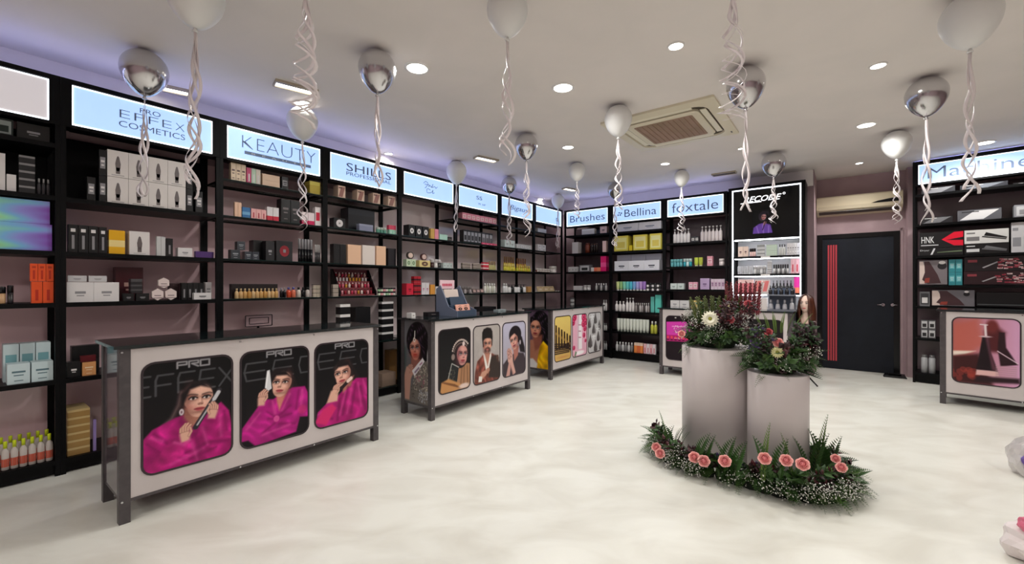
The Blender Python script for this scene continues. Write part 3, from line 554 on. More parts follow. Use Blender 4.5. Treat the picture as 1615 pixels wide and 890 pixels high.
def pic_display():
    c = Cv(.26, .36, 120, (12, 11, 14)); c.ell(.5, .3, .14, .2, (60, 50, 66)); c.face(.56, .32, .12, .2, .3, (206, 150, 150), lip=(160, 50, 80)); c.poly([(.3, .2), (.5, .06), (.8, .1), (.85, .3), (.7, .16), (.45, .2), (.36, .4)], (40, 34, 46), soft=.01)
    c.poly([(.0, 1), (.04, .74), (.3, .60), (.55, .56), (.9, .66), (1, 1)], (112, 74, 178), soft=.01); c.folds([[(.2, .7), (.3, .98)], [(.5, .64), (.55, .98)], [(.8, .7), (.8, .98)]], (176, 140, 226), .02, .7); c.hand(.6, .58, .08, .2, (206, 150, 150)); c.line([(.5, .86), (.66, .5)], .014, (40, 20, 40)); return c
link('printed_picture', print_mesh(pic_display(), .26, .36, 0), hd, (.335, .008, 2.13))
# ------------------------------------------------------------- display counters
def counter(name_label, org, rz, pics, side=None, side_mat=None, L=1.70, dep=.47, z1=.99, hh=(PW, PH), first=.10, pz=.236, pitch=.5155):
    t = thing('display_counter', name_label, 'counter', (org[0], org[1], 0), rz)
    p = .05
    for x in (0, L-p):
        for y in (0, dep-p): MB().box(x, x+p, y, y+p, 0, z1, TAUPE).build('leg', t)
    MB().box(p, L-p, .004, .022, .135, z1-.005, CREAM).build('front_panel', t)
    mb = MB(); mb.box(p, L-p, .0, .024, .118, .134, TAUPE); mb.box(p, L-p, dep-.03, dep, .118, .14, TAUPE); mb.box(0.01, .03, p, dep-p, .118, .14, TAUPE); mb.box(L-.03, L-.01, p, dep-p, .118, .14, TAUPE); mb.box(.03, L-.03, .025, dep-.03, .12, .135, TAUPE); mb.build('bottom_frame', t)
    MB().box(p, L-p, dep-.02, dep-.004, .141, z1-.005, TAUPE).build('rear_panel', t)
    MB().box(L-.022, L-.008, p, dep-p, .141, z1-.005, TAUPE).build('side_panel', t)
    sp = MB().box(.008, .022, p, dep-p, .141, z1-.005, side_mat or TAUPE).build('side_panel', t)
    if side:
        w_ = dep-2*p+.04; q = link('printed_picture', print_mesh(side, w_, z1-.145, 0), sp, (.0065, dep-p+.02, .142), -math.pi/2)
    MB().box(-.025, L+.012, -.015, dep+.02, z1, z1+.018, TOPGLASS).build('glass_top', t)
    mb = MB()
    for x in (.012, L*.36, L*.66, L-.012):
        for z in (.126, z1-.02): mb.lathe([(.006, 0), (.006, .004)], CHROME, 8, (x, z, 0))
    mb.v = [(x, -zz-.0, y) for (x, y, zz) in mb.v]; mb.f = [tuple(reversed(f)) for f in mb.f]; mb.build('screw_heads', t)
    for i, c in enumerate(pics):
        x = first+i*pitch
        pp = link('poster', print_mesh(c, hh[0], hh[1], .06), t, (x, .0025, pz)); pp.data.name = 'poster'
        rr_ring(hh[0], hh[1], .06, .012, M((44, 32, 38), .3)).build('poster_border', pp, (0, .0015, 0))
    return t
SIDEGL = M((96, 86, 92), .06, name='dark_side_glass', spec=.9)
counter('nearest counter, three posters of a woman in magenta satin on its front', (-2.2, 2.416), TH, [pic1(), pic2(), pic3()], None, SIDEGL)
counter('counter with bride poster on its end and man in brown suit in front', (-.797, 4.27), TH, [pic_jewel(), pic_man(), pic_henna()], pic_bride())
counter('counter with woman in yellow on its end and brushes poster in front', (.558, 6.12), TH, [pic_brushes(), pic_tube(), pic_puffs()], pic_yellow())
counter('counter behind the flower pedestals, with a pink box poster', (2.247, 6.56), BW.rz, [pic_box(), pic_dark(), pic_dark()])
counter('counter at the right edge with two dark bottles on its poster', (4.9, 4.935), math.radians(-46), [pic_bottles()], None, TAUPE, z1=1.055, hh=(.50, .725), first=.10, pz=.265)
# ------------------------------------------------------------- ceiling lights
ring = MB(); n = 24
ring.rings([[(r*math.cos(2*math.pi*j/n), r*math.sin(2*math.pi*j/n), z) for j in range(n)] for r, z in ((.100, 0), (.098, -.007), (.082, -.010), (.078, -.004))], WHITEP, True, False, False)
RINGME = ring.mesh('trim_ring'); DISC = MB().lathe([(.079, -.006), (.079, -.003)], LAMPM, 24).mesh('diffuser')
LD = bpy.data.lights.new('downlight', 'SPOT'); LD.energy = LAMP_W*1.0; LD.spot_size = math.radians(168); LD.spot_blend = .5; LD.shadow_soft_size = .07; LD.color = (1, .99, .94)
LVIS = [(658, 107, 1., 'large bright round downlight left of the centre balloon'), (888, 138, 1., 'bright round downlight above and left of the ceiling air conditioner'), (1066, 72, .6, 'small round downlight nearest the top middle of the ceiling'), (1385, 103, .6, 'small round downlight near top right, left of the silver balloon'),
        (1366, 197, .95, 'oval-looking downlight right of the ceiling air conditioner'), (896, 232, .8, 'round downlight left of the white balloon beside the air conditioner'), (1049, 258, .7, 'round downlight just behind the ceiling air conditioner'), (613, 242, .6, 'round downlight just above the light box with serif lettering'),
        (1168, 234, .35, 'tiny downlight between the two silver balloons near air conditioner'), (1355, 257, .5, 'small downlight in front of the door wall'), (1090, 297, .8, 'round downlight above the foxtale-lettered light box end'), (993, 316, .8, 'faint round downlight above the middle back light box'), (851, 314, .8, 'round downlight right of small silver balloon by the left wall'), (1205, 283, .8, 'round downlight above the glowing framed display'), (1553, 225, 1., 'round downlight above the Machine light box'), (478, 163, .9, 'round downlight hidden behind the white balloon at left'), (906, 330, .8, 'farthest round downlight above the room corner')]
def downlight(X, Y, k, label, extra=False):
    if extra:
        t = thing('ceiling_downlight', label, 'ceiling light', (X, Y, CEIL), 0, 'downlights behind the viewpoint')
    else: t = thing('ceiling_downlight', label, 'ceiling light', (X, Y, CEIL), 0)
    t.scale = (k, k, 1)
    link('trim_ring', RINGME, t); link('diffuser', DISC, t)
    lo = bpy.data.objects.new('lamp', LD); COL.objects.link(lo); lo.parent = t; lo.location = (0, 0, -.03)
for px, y, k, lab in LVIS:
    X, Y = on_ceil(px, y); downlight(X, Y, k, lab)
for X, Y in ((-4.2, .3), (-1.8, .2), (.9, .2), (3.6, .6), (-3, -1.6), (0.2, -1.9), (3.2, -1.6), (6, 1.2)):
    downlight(X, Y, 1., 'round white downlight on the ceiling behind the viewpoint', True)
RECT = [(467, 137, .34, 'rectangular recessed light behind the curled ribbons at upper left'), (265, 138, .30, 'rectangular recessed light beside the leftmost silver balloon'), (767, 250, .34, 'rectangular recessed light left of the middle silver balloon'), (899, 298, .3, 'small rectangular recessed light near the far corner'), (1142, 273, .34, 'dark slotted ceiling grille above the glowing display')]
for i, (px, y, L, lab) in enumerate(RECT):
    X, Y = on_ceil(px, y); rz = TH-.25 if i < 4 else BW.rz+math.pi*.0
    t = thing('recessed_ceiling_light' if i < 4 else 'ceiling_grille', lab, 'ceiling light' if i < 4 else 'vent', (X, Y, CEIL), rz)
    mb = MB(); b = .065; l = L/2; tm = M((170, 158, 140), .4)
    mb.box(-l, l, -b, -b+.012, -.022, 0, tm); mb.box(-l, l, b-.012, b, -.022, 0, tm); mb.box(-l, -l+.012, -b+.012, b-.012, -.022, 0, tm); mb.box(l-.012, l, -b+.012, b-.012, -.022, 0, tm); mb.build('trim_frame', t)
    if i < 4:
        MB().box(-l+.012, l-.012, -.01, b-.012, -.012, -.002, M((255, 250, 235), .4, emit=5)).build('diffuser', t)
        MB().box(-l+.012, l-.012, -b+.012, -.012, -.014, -.002, M((120, 112, 100), .3)).build('reflector', t)
    else:
        for q in range(4): MB().box(-l+.012, l-.012, -b+.016+q*.026, -b+.028+q*.026, -.016, -.004, M((86, 80, 80), .4)).build('slat', t)
# ------------------------------------------------------------- ceiling cassette air conditioner
IV = M((222, 212, 188), .35, name='ivory_plastic'); IVD = M((70, 60, 46), .5); GR = noisy('brown_filter', (158, 126, 108), (140, 116, 92), 2.5, .5)
ac = thing('ceiling_air_conditioner', 'ivory ceiling cassette air conditioner with a brown square grille', 'air conditioner', (1.75, 4.72, CEIL), TH)
def rrect(w, r, z, n=6, h=None):
    P = []; h = h or w
    for cx, cy, a0 in ((w-r, h-r, 0), (-w+r, h-r, 90), (-w+r, -h+r, 180), (w-r, -h+r, 270)):
        for j in range(n): a = math.radians(a0+j*90/(n-1)); P.append((cx+r*math.cos(a), cy+r*math.sin(a), z))
    return P
HWA, HWB = .60, .56
mb = MB(); mb.rings([rrect(HWA, .012, 0, h=HWB), rrect(HWA, .012, -.022, h=HWB), rrect(HWA-.11, .14, -.030, h=HWB-.10), rrect(HWA-.118, .132, -.012, h=HWB-.108)], IV, False, False, False); mb.build('fascia', ac)
MB().rings([rrect(HWA-.10, .13, -.013, h=HWB-.09), rrect(HWA-.10, .13, -.010, h=HWB-.09)], IVD, False).build('recess', ac)
MB().rings([rrect(HWA-.20, .06, -.013, h=HWB-.19), rrect(HWA-.20, .06, -.034, h=HWB-.19), rrect(HWA-.215, .05, -.040, h=HWB-.205)], IV, False).build('centre_panel', ac)
g = MB().rings([rrect(HWA-.27, .02, -.0405, h=HWB-.26), rrect(HWA-.275, .02, -.044, h=HWB-.265)], GR, False).build('grille', ac)
for i in range(11):
    y = -.27+i*.054; MB().box(-HWA+.30, HWA-.30, y-.004, y+.004, -.048, -.044, M((150, 118, 98), .5)).build('grille_bar', g)
for k in range(4):
    a = k*math.pi/2; l = (HWB if k % 2 else HWA)-.17; dd = (HWA if k % 2 else HWB)-.15
    mb = MB(); mb.box(-l+.06, l-.06, -.028, .028, -.026, -.018, M((236, 228, 206), .3)); mb.build('louvre', ac, (-math.sin(a)*dd, math.cos(a)*dd, 0), a)
mb = MB(); mb.box(.45, .47, -.515, -.50, -.0275, -.024, BLACKG); mb.box(.48, .50, -.515, -.50, -.0275, -.024, BLACKG); mb.build('indicator', ac)
# wall air conditioner above the door
wx0, wx1 = DF.x(1288, -.2), DF.x(1424, -.2)
wa = thing('wall_air_conditioner', 'cream split air conditioner mounted on the wall above the dark door', 'air conditioner', DF.w(wx0, 0), DF.rz)
zt = DF.z(1288, 313, -.2); Lw = min(wx1-wx0, 1.1)
prof = [(0, 0), (-.20, 0), (-.225, -.02), (-.225, -.20), (-.20, -.235), (-.10, -.28), (0, -.29)]
MB().rings([[(x, y, zt+z) for y, z in prof] for x in (0, Lw)], M((214, 200, 172), .35), False).build('casing', wa)
MB().rings([[(x, y, zt+z) for y, z in ((-.206, -.236), (-.125, -.268), (-.13, -.274), (-.208, -.244))] for x in (.03, Lw-.03)], M((60, 52, 44), .4), False).build('air_slot', wa)
MB().box(.02, Lw-.02, -.231, -.2255, zt-.215, zt-.16, M((196, 182, 156), .3)).build('front_flap', wa)
mb = MB(); P = [(Lw-.36, -.228, zt-.158), (Lw-.02, -.228, zt-.158), (Lw-.02, -.228, zt-.10), (Lw-.16, -.228, zt-.11), (Lw-.28, -.228, zt-.13)]
mb.rings([P, [(x, y-.003, z) for x, y, z in P]], BLACKG, False); mb.build('display_window', wa)
# ------------------------------------------------------------- balloons
SILV = M((206, 205, 208), .17, .95, name='chrome_balloon'); WBAL = noisy('white_balloon', (222, 222, 222), (234, 233, 232), 2, .3)
WBAL.node_tree.nodes['Principled BSDF'].inputs['Subsurface Weight'].default_value = .5
WBAL.node_tree.nodes['Principled BSDF'].inputs['Subsurface Radius'].default_value = (.1, .1, .1)
RIB = M((238, 228, 230), .35, name='ribbon_satin')
def bprofile(r):
    P = []
    for i in range(19):
        t = i/18; a = math.pi*(1-t)   # bottom to top
        z = -math.cos(math.pi*t); rad = math.sin(math.pi*t)
        if z < 0: rad *= (1-.22*(-z)**1.6); z = z*1.32
        P.append((max(rad, .03)*r, z*r))
    return P
BMESH = {}
def balloon(px, ytop, dia, colour, label, length=.75, amp=.03, n=3, seed=0, Y=None, z=None, tilt=(0, 0), curl=3.5):
    r = dia/2
    if Y is None: X, Y = on_ceil(px, ytop)
    else: X = (px-PCX)/F*Y
    top = (z if z else CEIL-.004); zc = top-r
    t = thing('balloon', label, 'balloon', (X, Y, zc), 0, None)
    key = (colour, round(dia, 2))
    if key not in BMESH:
        m = SILV if colour == 's' else WBAL
        BMESH[key] = MB().lathe(bprofile(round(dia, 2)/2), m, 28).mesh('envelope')
    rr = round(dia, 2)/2
    e = link('envelope', BMESH[key], t); 
    m = SILV if colour == 's' else WBAL
    zb = -1.32*rr
    MB().lathe([(.006, .006), (.010, -.006), (.016, -.018), (.012, -.022)], m, 10, (0, 0, zb)).build('knot', t)
    rg = random.Random(seed*7+int(px))
    for k in range(n):
        ph = k*2*math.pi/n+rg.random()*1.5; ln = length*(.86+.14*rg.random()); hw = .0085; cf = curl*(.85+.3*rg.random()); am = amp*(.7+.5*rg.random()); dr = (rg.random()-.5)*.05
        V = []; N_ = 44
        for i in range(N_+1):
            s_ = i/N_; a = ph+s_*cf*2*math.pi*(.6+.5*s_); A_ = am*min(1, s_*3.5)*(.6+.6*s_); x = A_*math.cos(a)+dr*s_*s_; y = A_*math.sin(a); zz = zb-.012-ln*s_*(1-.06*s_)
            tw = a*.5+ph; V.append((x-hw*math.cos(tw), y-hw*math.sin(tw), zz)); V.append((x+hw*math.cos(tw), y+hw*math.sin(tw), zz))
        me = bpy.data.meshes.new('ribbon'); me.from_pydata(V, [], [(2*i, 2*i+1, 2*i+3, 2*i+2) for i in range(N_)]); me.materials.append(RIB)
        me.polygons.foreach_set('use_smooth', [True]*N_); o = link('ribbon', me, t)
        sm = o.modifiers.new('thickness', 'SOLIDIFY'); sm.thickness = .0012
    t.rotation_euler = (tilt[0], tilt[1], 0)
    return t
BL = [(228, 79, .29, 's', 'leftmost silver balloon, near the cosmetics light box', .80), (308, -50, .28, 'w', 'white balloon cut off by the top edge at left', 1.0), (477, 168, .285, 'w', 'white balloon above the light box with thin capitals', .95), (595, 80, .265, 's', 'silver balloon left of the brightest large downlight', .78),
      (800, -18, .245, 'w', 'white balloon cut off at the top middle of the ceiling', .80), (830, 210, .262, 's', 'silver balloon left of the white one beside the air conditioner', .92), (720, 254, .28, 'w', 'white balloon in front of the scripted left-wall light boxes', .76), (803, 278, .245, 's', 'small silver balloon near the far left-wall light boxes', .85),
      (910, 256, .235, 'w', 'pale white balloon between two silver ones, above far corner', .55), (880, 306, .24, 'w', 'smallest white balloon, deep in the far corner', .80), (975, 166, .26, 'w', 'white balloon overlapping the corner of the ceiling air conditioner', .75), (970, 288, .24, 's', 'small silver balloon behind ribbons of the white one by air conditioner', .9),
      (1176, 105, .285, 's', 'large silver balloon right of the ceiling air conditioner', .95), (1220, 240, .275, 's', 'silver balloon in front of the glowing framed display', .65), (1414, 206, .27, 'w', 'white balloon hanging in front of the wall air conditioner', .80), (1461, 122, .28, 's', 'silver balloon at right, above the Machine light box', .95), (1530, -10, .28, 'w', 'large white balloon at the top right corner', .95), (1075, 268, .22, 'w', 'small white balloon above the foxtale-lettered light box', .75)]
for i, (px, yt, d, c, lab, ln) in enumerate(BL):
    cc = 1+.10*abs(px-807)/807
    tl = (.0, .0)
    balloon(px, yt, d, c, lab, ln, amp=.022+.012*((i*7) % 3)/2, n=3+(i % 2), seed=i, tilt=tl, curl=1.6+.6*(i % 3))
balloon(482, 0, .30, 'w', 'white balloon whose curled ribbons dangle from the top edge at upper left', .62, .045, 4, 31, Y=1.9, z=2.98, curl=2.6)
balloon(1156, 0, .30, 'w', 'white balloon whose curled ribbons dangle over the large silver balloon at right', .60, .045, 4, 33, Y=1.9, z=2.98, curl=2.6)
# ------------------------------------------------------------- flower pedestals
PED = noisy('pedestal_paint', (206, 196, 196), (212, 202, 202), 2, .4)
P1 = (1.640, 3.45); P2 = (1.880, 3.05)
def pedestal(c, r, h, label):
    t = thing('flower_pedestal', label, 'pedestal', (*c, 0))
    MB().lathe([(r, 0), (r, h-.004), (r-.004, h)], PED, 48, cap0=True, cap1=False).build('drum', t)
    MB().lathe([(r-.0045, h-.003), (r-.0045, h-.001)], PED, 48).build('top_disc', t)
H1, H2 = .862, .738
pedestal(P1, .258, H1, 'taller round pale grey pedestal, left of the two'); pedestal(P2, .188, H2, 'shorter round pale grey pedestal, right of the two')
GRN = [M(c, .5) for c in ((58, 92, 40), (82, 116, 48), (44, 70, 36), (108, 136, 60))]
BURG = [M((74, 18, 26), .5), M((46, 16, 24), .5)]
STEM = M((58, 74, 40), .6)
def frond(L, wl, n, m, droop=.35, ang=.9):
    mb = MB(); pts = []
    for i in range(n+1):
        s = i/n; pts.append(Vector((0, L*s*(1-.15*droop*s), -L*droop*s*s)))
    mb.tube(pts, .0022, STEM, 3, .0008)
    for i in range(2, n+1):
        s = i/n; p = pts[i]; l = wl*math.sin(math.pi*min(1, .18+s*.80))+.006
        for q in (-1, 1):
            d = Vector((q*math.sin(ang), math.cos(ang), .12)).normalized(); e = p+d*l; n_ = Vector((-d.y*q, d.x*q, 0))*l*.16; mid = p+d*l*.5+Vector((0, 0, .002))
            mb.face([p, mid+n_, e, mid-n_], m)
    return mb.mesh('fern_frond')
def sprig(L, nb, m, rb, spread):
    mb = MB(); rg = random.Random(nb)
    for i in range(nb):
        a = rg.random()*6.28; z = L*(.55+.45*rg.random()); r = spread*math.sqrt(rg.random()); e = Vector((r*math.cos(a), r*math.sin(a), z))
        mb.face([(0, 0, L*.25), (.0012, 0, L*.25), e+Vector((.001, 0, 0)), e], STEM)
        k = rb*(.7+.6*rg.random()); V = [e+Vector(v)*k for v in ((1, 0, 0), (-1, 0, 0), (0, 1, 0), (0, -1, 0), (0, 0, 1), (0, 0, -1))]
        for f in ((0, 2, 4), (2, 1, 4), (1, 3, 4), (3, 0, 4), (2, 0, 5), (1, 2, 5), (3, 1, 5), (0, 3, 5)): mb.face([V[j] for j in f], m)
    return mb.mesh('filler_sprig')
def leafspray(L, n, ms, lw, ll, seed=1):
    mb = MB(); rg = random.Random(seed)
    mb.tube([(0, 0, 0), (0, 0, L*.5), (.01, 0, L)], .002, STEM, 3)
    for i in range(n):
        z = L*(.2+.8*i/n); a = i*2.4+rg.random(); up = .2+.7*rg.random(); d = Vector((math.cos(a), math.sin(a), up)).normalized(); p = Vector((.01*z/L, 0, z)); s = d.cross(Vector((0, 0, 1))).normalized()*lw*(.7+.5*rg.random()); l = ll*(.7+.5*rg.random())
        m = ms[i % len(ms)]; dz = Vector((0, 0, .012))
        mb.face([p, p+d*l*.45+s, p+d*l*.5+dz], m); mb.face([p, p+d*l*.5+dz, p+d*l*.45-s], m); mb.face([p+d*l*.5+dz, p+d*l*.45+s, p+d*l], m); mb.face([p+d*l*.45-s, p+d*l*.5+dz, p+d*l], m)
    return mb.mesh('leaf_spray')
def spike(L, m, r):
    mb = MB(); rg = random.Random(5); mb.tube([(0, 0, 0), (0, 0, L)], .002, STEM, 3)
    for i in range(70):
        z = L*(.12+.88*i/70); a = i*2.4; rr = r*(1-.55*i/70); p = Vector((0, 0, z)); d = Vector((math.cos(a), math.sin(a), .9)).normalized(); s = d.cross(Vector((0, 0, 1))).normalized()*.0035
        mb.face([p-s, p+d*rr*.6-s*1.2, p+d*rr, p+d*rr*.6+s*1.2, p+s], m)
    return mb.mesh('heather_spike')
def rose_mesh(m1, m2, r=.03):
    mb = MB()
    mb.lathe([(r*.16, -r*.2), (r*.30, r*.15), (r*.26, r*.50), (r*.10, r*.62)], m2, 8)
    for lay, (k, r0, rm, rt, ht) in enumerate(((3, .22, .44, .26, .72), (4, .28, .64, .56, .66), (5, .32, .86, .90, .52), (6, .34, 1.0, 1.22, .30))):
        for i in range(k):
            a0 = 2*math.pi*i/k+lay*.7; sp = 2*math.pi/k*1.35; G = []
            for v, (ra_, z_) in enumerate(((r0, -.25), ((r0+rm)/2, .02), (rm, ht*.6), (rt, ht))):
                row = []
                for u in range(5):
                    q = u/4-.5; a = a0+sp*q*(.55+.45*min(1, v/2)); e = 1-.18*(2*q)**2*(v/3); row.append((r*ra_*e*math.cos(a), r*ra_*e*math.sin(a), r*(z_-(.22*(2*q)**2 if v == 3 else 0))))
                G.append(row)
            m = m2 if lay < 2 else m1
            for v in range(3):
                for u in range(4): mb.face([G[v][u], G[v][u+1], G[v+1][u+1], G[v+1][u]], m, True)
    mb.lathe([(r*.2, -r*.6), (r*.42, -r*.3), (r*.3, -r*.15)], GRN[0], 6); return mb.mesh('rose')
def gerbera(m, r):
    mb = MB()
    for lay in range(2):
        for i in range(16):
            a = 2*math.pi*(i+.5*lay)/16; c, s = math.cos(a), math.sin(a); q = r*(1 if lay == 0 else .82); z = lay*.006
            def P(d, wd, zz): return (d*c-wd*s, d*s+wd*c, zz+z)
            mb.face([P(r*.15, -.004, 0), P(q*.6, -r*.11, .010), P(q*.92, -r*.07, .004), P(q, 0, .0), P(q*.92, r*.07, .004), P(q*.6, r*.11, .010), P(r*.15, .004, 0)], m)
    return mb.mesh('daisy')
PKR = M((252, 188, 182), .55); PKR2 = M((240, 142, 144), .55); CRM = M((240, 236, 214), .55); DARKR = M((120, 36, 44), .55)
WHT = M((232, 230, 224), .6)
FR_ = [frond(.22, .045, 16, GRN[0]), frond(.20, .035, 14, GRN[1], .5), frond(.16, .05, 12, GRN[2], .2), frond(.24, .025, 20, GRN[3], .15, .6)]
SPR = [sprig(.20, 34, WHT, .0042, .06), sprig(.16, 24, WHT, .0038, .05)]
LSP = [leafspray(.16, 14, BURG, .018, .055, 1), leafspray(.16, 16, [GRN[0], GRN[2]], .02, .06, 2), leafspray(.12, 12, [BURG[1], GRN[2]], .02, .05, 3), leafspray(.13, 12, [M((64, 48, 92), .5), GRN[2]], .012, .035, 4)]
SPK = [spike(.24, M((146, 40, 62), .6), .026), spike(.22, M((112, 122, 64), .6), .032), spike(.26, GRN[0], .030)]
ROSE = rose_mesh(PKR, PKR2); ROSE2 = rose_mesh(M((214, 112, 118), .55), M((180, 64, 76), .55), .028)
GERB = gerbera(CRM, .062); GC = MB().lathe([(.017, 0), (.015, .008), (.006, .011)], M((150, 150, 60), .7), 10).mesh('daisy_centre')
DAI = gerbera(M((232, 226, 170), .55), .040)
def orient(d, roll=0.):
    """matrix whose local z (or y) points along d"""
    return d
def put(name, me, par, p, d, roll=0., sc=1., axis='Z'):
    o = bpy.data.objects.new(name, me); COL.objects.link(o); o.parent = par
    q = Vector(d).to_track_quat(axis, 'X' if axis == 'Z' else 'Z'); o.rotation_mode = 'QUATERNION'
    from mathutils import Quaternion
    o.rotation_quaternion = q @ Quaternion((0, 0, 1) if axis == 'Z' else (0, 1, 0), roll); o.location = Vector(p)-par.location; o.scale = (sc, sc, sc); return o
CAMV = Vector((0, 0, EYE))
rg = random.Random(11)
def bouquet(t, c, h, r, ht, n):
    nf, ns, nl, nk = n
    core = MB(); core.lathe([(r*.50, 0), (r*.58, .05), (r*.46, ht*.36), (r*.2, ht*.46)], M((34, 52, 28), .8), 12); core.build('foliage_base', t, (0, 0, 0))
    for i in range(nf):
        a = rg.random()*6.28; el = rg.uniform(-.15, .8); p = (c[0]+r*.45*math.cos(a), c[1]+r*.45*math.sin(a), h+rg.uniform(.02, .13)); put('fern_frond', rg.choice(FR_[:3]), t, p, (math.cos(a)*math.cos(el), math.sin(a)*math.cos(el), math.sin(el)), rg.uniform(-.5, .5), rg.uniform(.7, 1.1), 'Y')
    for i in range(22):
        a = i*.2856+rg.uniform(-.1, .1); put('leaf_spray', LSP[1] if i % 3 else LSP[2], t, (c[0]+r*.40*math.cos(a), c[1]+r*.40*math.sin(a), h+rg.uniform(.03, .09)), (math.cos(a), math.sin(a), rg.uniform(-.05, .3)), rg.random()*6, rg.uniform(.7, .95))
    for i in range(ns):
        a = rg.random()*6.28; el = rg.uniform(.0, 1.2); p = (c[0]+r*.55*math.cos(a), c[1]+r*.55*math.sin(a), h+rg.uniform(.05, ht*.5)); put('filler_sprig', rg.choice(SPR), t, p, (math.cos(a)*math.cos(el), math.sin(a)*math.cos(el), math.sin(el)), rg.random()*6, rg.uniform(.6, .95))
    for i in range(nl):
        a = rg.random()*6.28; el = rg.uniform(.1, 1.4); p = (c[0]+r*.4*math.cos(a), c[1]+r*.4*math.sin(a), h+rg.uniform(.06, ht*.55)); put('leaf_spray', rg.choice(LSP[:3]), t, p, (math.cos(a)*math.cos(el), math.sin(a)*math.cos(el), math.sin(el)), rg.random()*6, rg.uniform(.8, 1.2))
def flower(t, name, me, px, y, Y, sc=1., up=.35, centre=None):
    p = Vector(at(px, y, Y)); d = (CAMV-p).normalized(); d = (d+Vector((0, 0, up))).normalized(); o = put(name, me, t, p, d, rg.random()*6, sc)
    if centre: link('flower_centre', centre, o)
    return o
t = thing('flower_arrangement', 'tall flower arrangement with white daisy and dark red heather on taller pedestal', 'flowers', (P1[0], P1[1], H1))
bouquet(t, P1, H1, .25, .40, (60, 40, 34, 0))
for i in range(24): p = at(1148+i*2.1, 500+4*(i % 2), 3.42+.06*(i % 3)); put('heather_spike', SPK[0], t, p, (.10*(i-12)/12, .05*(i % 3-1), 1), i, 1.10+.06*(i % 3))
for i in range(24): p = at(1102+i*2.4, 512, 3.42+.05*(i % 3)); put('heather_spike', SPK[1], t, p, (.4*(i-12)/12, .1*(i % 3-1), 1), i, .95+.1*(i % 2))
flower(t, 'daisy', GERB, 1120, 503, 3.18, 1.0, .1, GC); flower(t, 'rose', ROSE2, 1152, 505, 3.2, .9); flower(t, 'rose', ROSE2, 1180, 480, 3.24, .95); flower(t, 'rose', ROSE, 1075, 527, 3.3, .8); flower(t, 'daisy', DAI, 1146, 481, 3.3, .8, .9)
for i in range(9): p = at(1140+rg.uniform(-12, 34), 498+rg.uniform(-16, 22), 3.24); put('leaf_spray', LSP[0], t, p, (rg.uniform(-.4, .4), -.7, .5), rg.random()*6, .8)
t = thing('flower_arrangement', 'low flower arrangement with purple leaves and small roses on shorter pedestal', 'flowers', (P2[0], P2[1], H2))
bouquet(t, P2, H2, .20, .28, (46, 24, 22, 0))
flower(t, 'rose', ROSE, 1227, 541, 2.88, .95); flower(t, 'daisy', DAI, 1226, 556, 2.86, 1., .1, GC); flower(t, 'rose', ROSE2, 1212, 524, 2.95, .8); flower(t, 'rose', ROSE2, 1210, 530, 2.97, .6)
for i in range(12): p = at(1190+rg.uniform(-8, 20), 550+rg.uniform(-22, 16), 2.95); put('leaf_spray', LSP[3] if i % 2 else LSP[2], t, p, (rg.uniform(-.7, .2), -.6, .5), rg.random()*6, .9)
for i in range(10): p = at(1256+rg.uniform(-10, 14), 548+rg.uniform(-20, 20), 2.98); put('leaf_spray', LSP[2], t, p, (rg.uniform(-.1, .7), -.5, .6), rg.random()*6, 1.)
for i in range(7): p = at(1205+i*9, 530, 3.0); put('fern_frond', FR_[3], t, p, (.12*(i-3), -.1, 1), 0, .75, 'Y')
# garland around the foot of the pedestals
t = thing('floor_garland', 'garland of ferns and pink roses on the floor around both pedestals', 'flowers', (1.75, 3.1, 0))
PATH = [(1.26, 3.60), (1.18, 3.37), (1.27, 3.15), (1.46, 3.00), (1.61, 2.86), (1.74, 2.74), (1.90, 2.68), (2.05, 2.72), (2.16, 2.83), (2.23, 2.98), (2.20, 3.22)]
def path(s):
    f_ = s*(len(PATH)-1); i = min(int(f_), len(PATH)-2); q = f_-i; return (PATH[i][0]*(1-q)+PATH[i+1][0]*q, PATH[i][1]*(1-q)+PATH[i+1][1]*q)
def outw(p):
    c = (1.75, 3.25); v = Vector((p[0]-c[0], p[1]-c[1], 0)); return v.normalized()
mb = MB()
for i in range(24):
    p = path(i/23); mb.lathe([(.045, .002), (.055, .03), (.04, .08), (.015, .10)], M((20, 32, 20), .9), 8, (p[0]-1.75, p[1]-3.1, 0))
mb.build('moss_base', t)
for i in range(175):
    p = path(rg.random()); d = outw(p); k_ = rg.uniform(0, .10); p = (p[0]-d.x*k_, p[1]-d.y*k_); a = rg.uniform(-1.1, 1.1); d = Vector((d.x*math.cos(a)-d.y*math.sin(a), d.x*math.sin(a)+d.y*math.cos(a), rg.uniform(-.02, 1.1))); put('fern_frond', rg.choice(FR_[:3]), t, (p[0]+d.x*.04, p[1]+d.y*.04, rg.uniform(.04, .15)), d, rg.uniform(-.4, .4), rg.uniform(.55, 1.0), 'Y').scale.z = .35 if d.z < .2 else .8
for i in range(96):
    p = path((i+rg.random())/96); d = outw(p); a = rg.uniform(-.8, .8); d = Vector((d.x*math.cos(a)-d.y*math.sin(a), d.x*math.sin(a)+d.y*math.cos(a), rg.uniform(-.05, .05))); put('fern_frond', rg.choice((FR_[0], FR_[1], FR_[1])), t, (p[0]+d.x*.01, p[1]+d.y*.01, rg.uniform(.075, .10)), d, rg.uniform(-.3, .3), rg.uniform(.6, .95), 'Y')
for i in range(80):
    p = path(rg.random()); d = outw(p); put('filler_sprig', rg.choice(SPR), t, (p[0], p[1], .02), (d.x*.8+rg.uniform(-.4, .4), d.y*.8, rg.uniform(.3, .9)), rg.random()*6, rg.uniform(.7, 1.))
